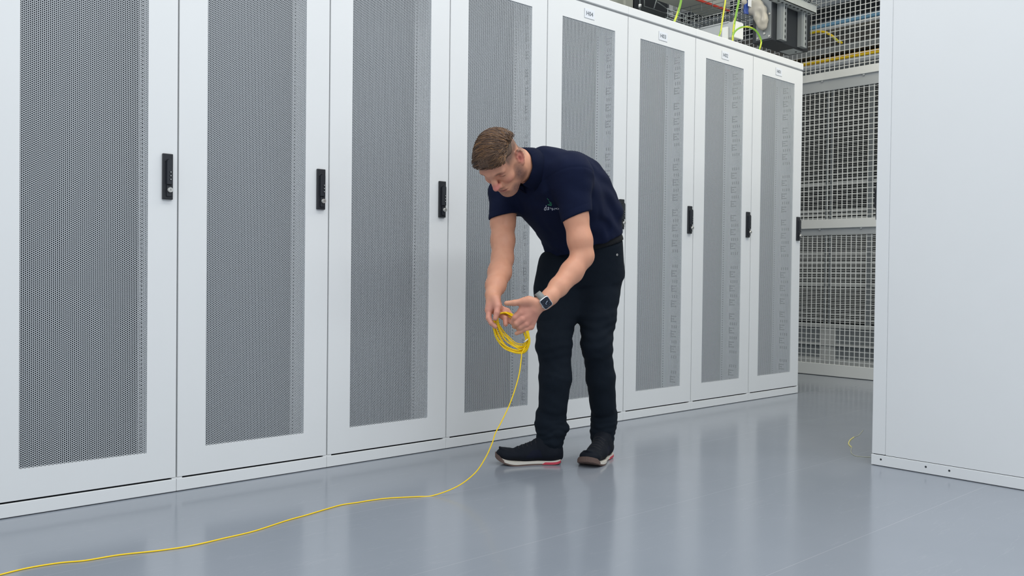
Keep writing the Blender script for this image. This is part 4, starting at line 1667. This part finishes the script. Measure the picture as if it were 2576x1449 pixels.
def basket(name, x0, x1, y0, y1, z, hgt, label, along='y', pitch=.05, step=.1, r=.0026):
    root_o = Vector(((x0 + x1) / 2, y0, z))
    mb = MB()
    n = int(round((x1 - x0) / pitch))
    for k in range(n + 1):
        x = x0 + k * pitch
        mb.tube([(x, y0, z), (x, y1, z)], r, 5)
    for s_ in (x0, x1):
        for q in (.5, 1.0):
            mb.tube([(s_, y0, z + hgt * q), (s_, y1, z + hgt * q)], r, 5)
    m = int((y1 - y0) / step)
    for k in range(m + 1):
        y = y0 + .01 + k * step
        mb.tube([(x0, y, z + hgt), (x0, y, z), (x1, y, z), (x1, y, z + hgt)], r, 5)
    if along == 'x':
        for y in (y0 + .05, y1 - .05):
            mb.box(x0 + .02, x0 + .045, y - .012, y + .012, 2.2025, z, 0)
            mb.box(x1 - .045, x1 - .02, y - .012, y + .012, 2.2025, z, 0)
    V_ = mb.v
    if along == 'x':
        mb.v = [(v[1], v[0], v[2]) for v in V_]
        root_o = Vector((y0, (x0 + x1) / 2, z))
        mb.f = [q[::-1] for q in mb.f]
    o = mb.build(name, [M['wire']], None, origin=root_o)
    return tag(o, label, 'tray')


basket('wire_basket_tray', .26, .76, .30, 1.36, 2.8175, .06, 'zinc wire basket tray lying on the slotted channel above the black power box')
basket('wire_basket_tray', .84, 1.04, -1.5, .46, 2.98, .06, 'short wire basket tray at the very top, right of the slotted channel')
basket('wire_basket_tray', .66, .98, -.62, -.24, 2.52, .06, 'wire basket tray running over the roofs of the cabinets H02 to H04', 'x')
# dark flat rail behind, before the black cabinet
qa, qb = px_at(1609, 20, 1, 1.40), px_at(1694, 46, 1, 1.40)
zr = (qa[2] + qb[2]) / 2
mb = MB()
mb.box(qa[0], qb[0], 1.39, 1.41, zr - .03, zr + .004, 0, bev=.002)
mb.box(qa[0], qb[0], 1.41, 1.46, zr - .03, zr - .026, 0)
o = mb.build('support_rail', [M['darkgrey']], None, origin=(float(qa[0]), 1.4, float(zr)))
tag(o, 'dark grey rail running across the foot of the tall black cabinet above the roofs', 'rail')
# white trunking with its closed end towards the aisle
tk = Vector((-.078, .45, 2.445))
tr_root = empty('cable_trunking', tk, 'pale grey square trunking over the row with a white end cap', 'trunking')
mb = MB(); mb.box(-.130, -.026, .462, 1.54, 2.447, 2.553, 0, bev=.003)
mb.box(-.135, -.021, .50, 1.54, 2.553, 2.561, 0)
mb.build('trunk', [M['cagegrey']], tr_root, origin=tk)
mb = MB(); mb.box(-.133, -.023, .45, .464, 2.443, 2.557, 0, bev=.003)
mb.build('end_cap', [M['white']], tr_root, origin=tk)
mb = MB(); mb.box(-.150, -.132, .50, .54, 2.2025, 2.52, 0); mb.box(-.085, -.060, .52, .55, 2.2025, 2.447, 0)
mb.build('foot_bracket', [M['cage']], tr_root, origin=tk)
# the panel with a red edge farther back and a grey plate
a0, a1 = px_at(1735, -6, 1, 1.05), px_at(1836, 28, 1, 1.05)
zz = (a0[2] + a1[2]) / 2
pr_ = empty('busbar_duct', (float(a0[0]), 1.1, zz), 'pale duct with a red lower edge high behind the wire trays', 'duct')
mb = MB(); mb.box(a0[0] - .6, a1[0], 1.052, 1.30, zz + .012, zz + .42, 0)
mb.build('duct_body', [M['cream']], pr_, origin=(a0[0], 1.1, zz))
mb = MB(); mb.box(a0[0] - .6, a1[0], 1.047, 1.06, zz - .004, zz + .012, 0)
e_ = mb.build('red_edge', [M['red']], pr_, origin=(a0[0], 1.1, zz)); e_['label'] = 'red edge strip'
q0, q1 = px_at(1714, 36, 0, .95), px_at(1775, 24, 0, .95)
mb = MB(); mb.box(.945, .95, min(q0[1], q1[1]), max(q0[1], q1[1]), q0[2], q0[2] + .085, 0)
o = mb.build('blank_plate', [M['cagegrey']], None, origin=(1.0, float(q0[1]), float(q0[2])))
tag(o, 'small flat grey plate on the mesh left of the red edged duct', 'plate')
# second black box behind the first
mb = MB(); mb.box(.80, .985, .50, .86, 2.66, 3.35, 0, bev=.004)
o = mb.build('busbar_box', [M['boxblack']], None, origin=(.9, .68, 2.66))
tag(o, 'plain black box half hidden at the right behind the black power box', 'power box')

# wrapped goods in the tray: cloudy plastic, one blue printed patch
bg = SDF()
for (x, y, z, a, b, c) in ((.36, .50, 2.862, .07, .10, .035), (.46, .46, 2.868, .07, .11, .04), (.56, .52, 2.865, .06, .12, .036), (.42, .60, 2.87, .08, .09, .04)):
    bg.ell((x, y, z), (a, b, c), k=.03)
V, Q = bg.mesh(.012, lambda P, d: d + .008 * vnoise(P, 22, 3))
o = obj_from(np_mesh('plastic_wrap', V - np.array([.46, .75, 2.83]), Q, [M['bag']]), 'plastic_wrap', None, (.46, .75, 2.83))
tag(o, 'cloudy plastic wrapped goods lying in the wire basket tray above the power box', 'packaging')
wr_ = o
p0 = np.array([(.385), .455, 2.80])
lb = MB()
lp = [px(1876, -12, 0) for _ in range(0)]
lc_ = px_at(1881, 6, 1, .55)
wv = []
for j in range(9):
    for i in range(4):
        wv.append((lc_[0] - .035 + i * .022, .55 - .012 * math.sin(i * 1.2) + .004 * j % .01, lc_[2] + .12 - j * .026))
wf = []
for j in range(8):
    for i in range(3):
        wf.append([j * 4 + i, j * 4 + i + 1, j * 4 + i + 5, j * 4 + i + 4])
wv2 = [(x, y + .006, z) for x, y, z in wv]
nv_ = len(wv)
lb.raw(wv, wf, 0, True)
lb.raw(wv2, [q[::-1] for q in wf], 0, True)
lb.box(lc_[0] - .022, lc_[0] + .018, .530, .534, lc_[2] - .035, lc_[2] + .07, 1)
o = lb.build('printed_wrapper', [M['labelblue'], M['plate']], None, origin=(float(lc_[0]), .55, float(lc_[2])))
tag(o, 'blue wrapper with white print hanging through the wire tray left of the power box', 'packaging')
# pale bundle hanging down the end plate of the box
hk = SDF()
hk.chain([np.array(p) for p in ((.235, .53, 2.77), (.240, .515, 2.72), (.236, .50, 2.66), (.240, .475, 2.59))], [.032, .030, .028, .020], k=.02)
hk.chain([np.array(p) for p in ((.23, .50, 2.77), (.238, .46, 2.71), (.238, .445, 2.63), (.242, .45, 2.58))], [.028, .026, .024, .018], k=.02)
hk.chain([np.array(p) for p in ((.15, .56, 2.77), (.20, .57, 2.75), (.225, .56, 2.72))], [.022, .028, .03], k=.02)
V, Q = hk.mesh(.006, lambda P, d: d + .004 * vnoise(P, 40, 3))
o = obj_from(np_mesh('cloth_bundle', V - np.array([.24, .5, 2.6]), Q, [M['bag']]), 'cloth_bundle', None, (.24, .5, 2.6))
tag(o, 'pale bundled plastic bag hanging against the left end of the black power box', 'packaging')

# yellow-green earth cables
def stripe_cable(pts, r, label, name='earth_cable', mats=None):
    P = spline(pts, 6)
    mb = MB()
    mb.tube(P, r, 8)
    ms = mats or [M['green'], M['earthy']]
    n = 8
    tot = len(P) - 1
    for i in range(tot):
        for k in range(n):
            if (k + i // 3) % 8 in (0, 1):
                mb.m[i * n + k] = 1
    o = mb.build(name, ms, None, origin=tuple(P[0]))
    return tag(o, label, 'cable', 'green and yellow earth cables over the row')


def pth(lst, Y):
    return [px_at(x, y, 1, Y) for x, y in lst]


stripe_cable([px_at(1688, 66, 1, .28)] + pth([(1697, 52), (1706, 30), (1712, 8), (1715, -12), (1718, -40)], .30), .0075, 'bright green earth cable, leftmost one rising behind the roof of H03')
stripe_cable([px_at(1803, 100, 1, .28)] + pth([(1808, 92), (1813, 78), (1819, 40), (1825, 0), (1829, -40)], .30), .0055, 'thin yellow earth cable rising between the roofs of H02 and H03', mats=[M['earthy'], M['green']])
stripe_cable([px_at(1842, 110, 1, .28)] + pth([(1843, 98), (1847, 62), (1853, 30), (1859, 0), (1864, -40)], .30), .0075, 'green and yellow earth cable rising straight up right in front of the white trunking end')
stripe_cable(pth([(1842, 104), (1844, 90), (1850, 78), (1864, 69), (1882, 68), (1900, 76), (1911, 92), (1915, 106), (1911, 122), (1906, 140)], .27), .006, 'green and yellow earth cable bent into an arch over the roof of H01')
o = stripe_cable([px_at(2028, 86, 0, 1.20), px_at(2045, 82, 0, 1.20), px_at(2060, 79.5, 0, 1.2), px_at(2078, 82, 0, 1.2), px_at(2094, 91, 0, 1.22), px_at(2106, 102, 0, 1.25), px_at(2118, 108, 0, 1.3)], .010, 'short yellow cable arching behind the mesh right of the black boxes', mats=[M['yellow'], M['earthy']])
del o['group']

# thin pale cable on the floor before the facing row
P_f = [px_at(x, y, 2, .0016) for x, y in ((2172, 1082), (2160, 1095), (2148, 1100), (2138, 1108), (2135, 1117), (2142, 1125), (2141, 1138), (2150, 1146), (2168, 1149), (2186, 1150), (2190, 1150.5))]
M['pale'] = mat('pale cable jacket', lin(176, 178, 158), 0.5)
M['paley'] = mat('pale yellow sleeve', lin(205, 196, 128), 0.5)
mb = MB(); mb.tube(spline(P_f, 5), .0014, 6)
o = mb.build('thin_cable', [M['pale']], None, origin=tuple(px_at(2141, 1138, 2, 0)))
tag(o, 'thin pale cable curled on the floor beside the cabinet at the right edge', 'cable')
mb = MB(); mb.tube(spline(P_f[2:6], 5), .0032, 6)
mb.build('cable_sleeve', [M['paley']], o, origin=o.location)
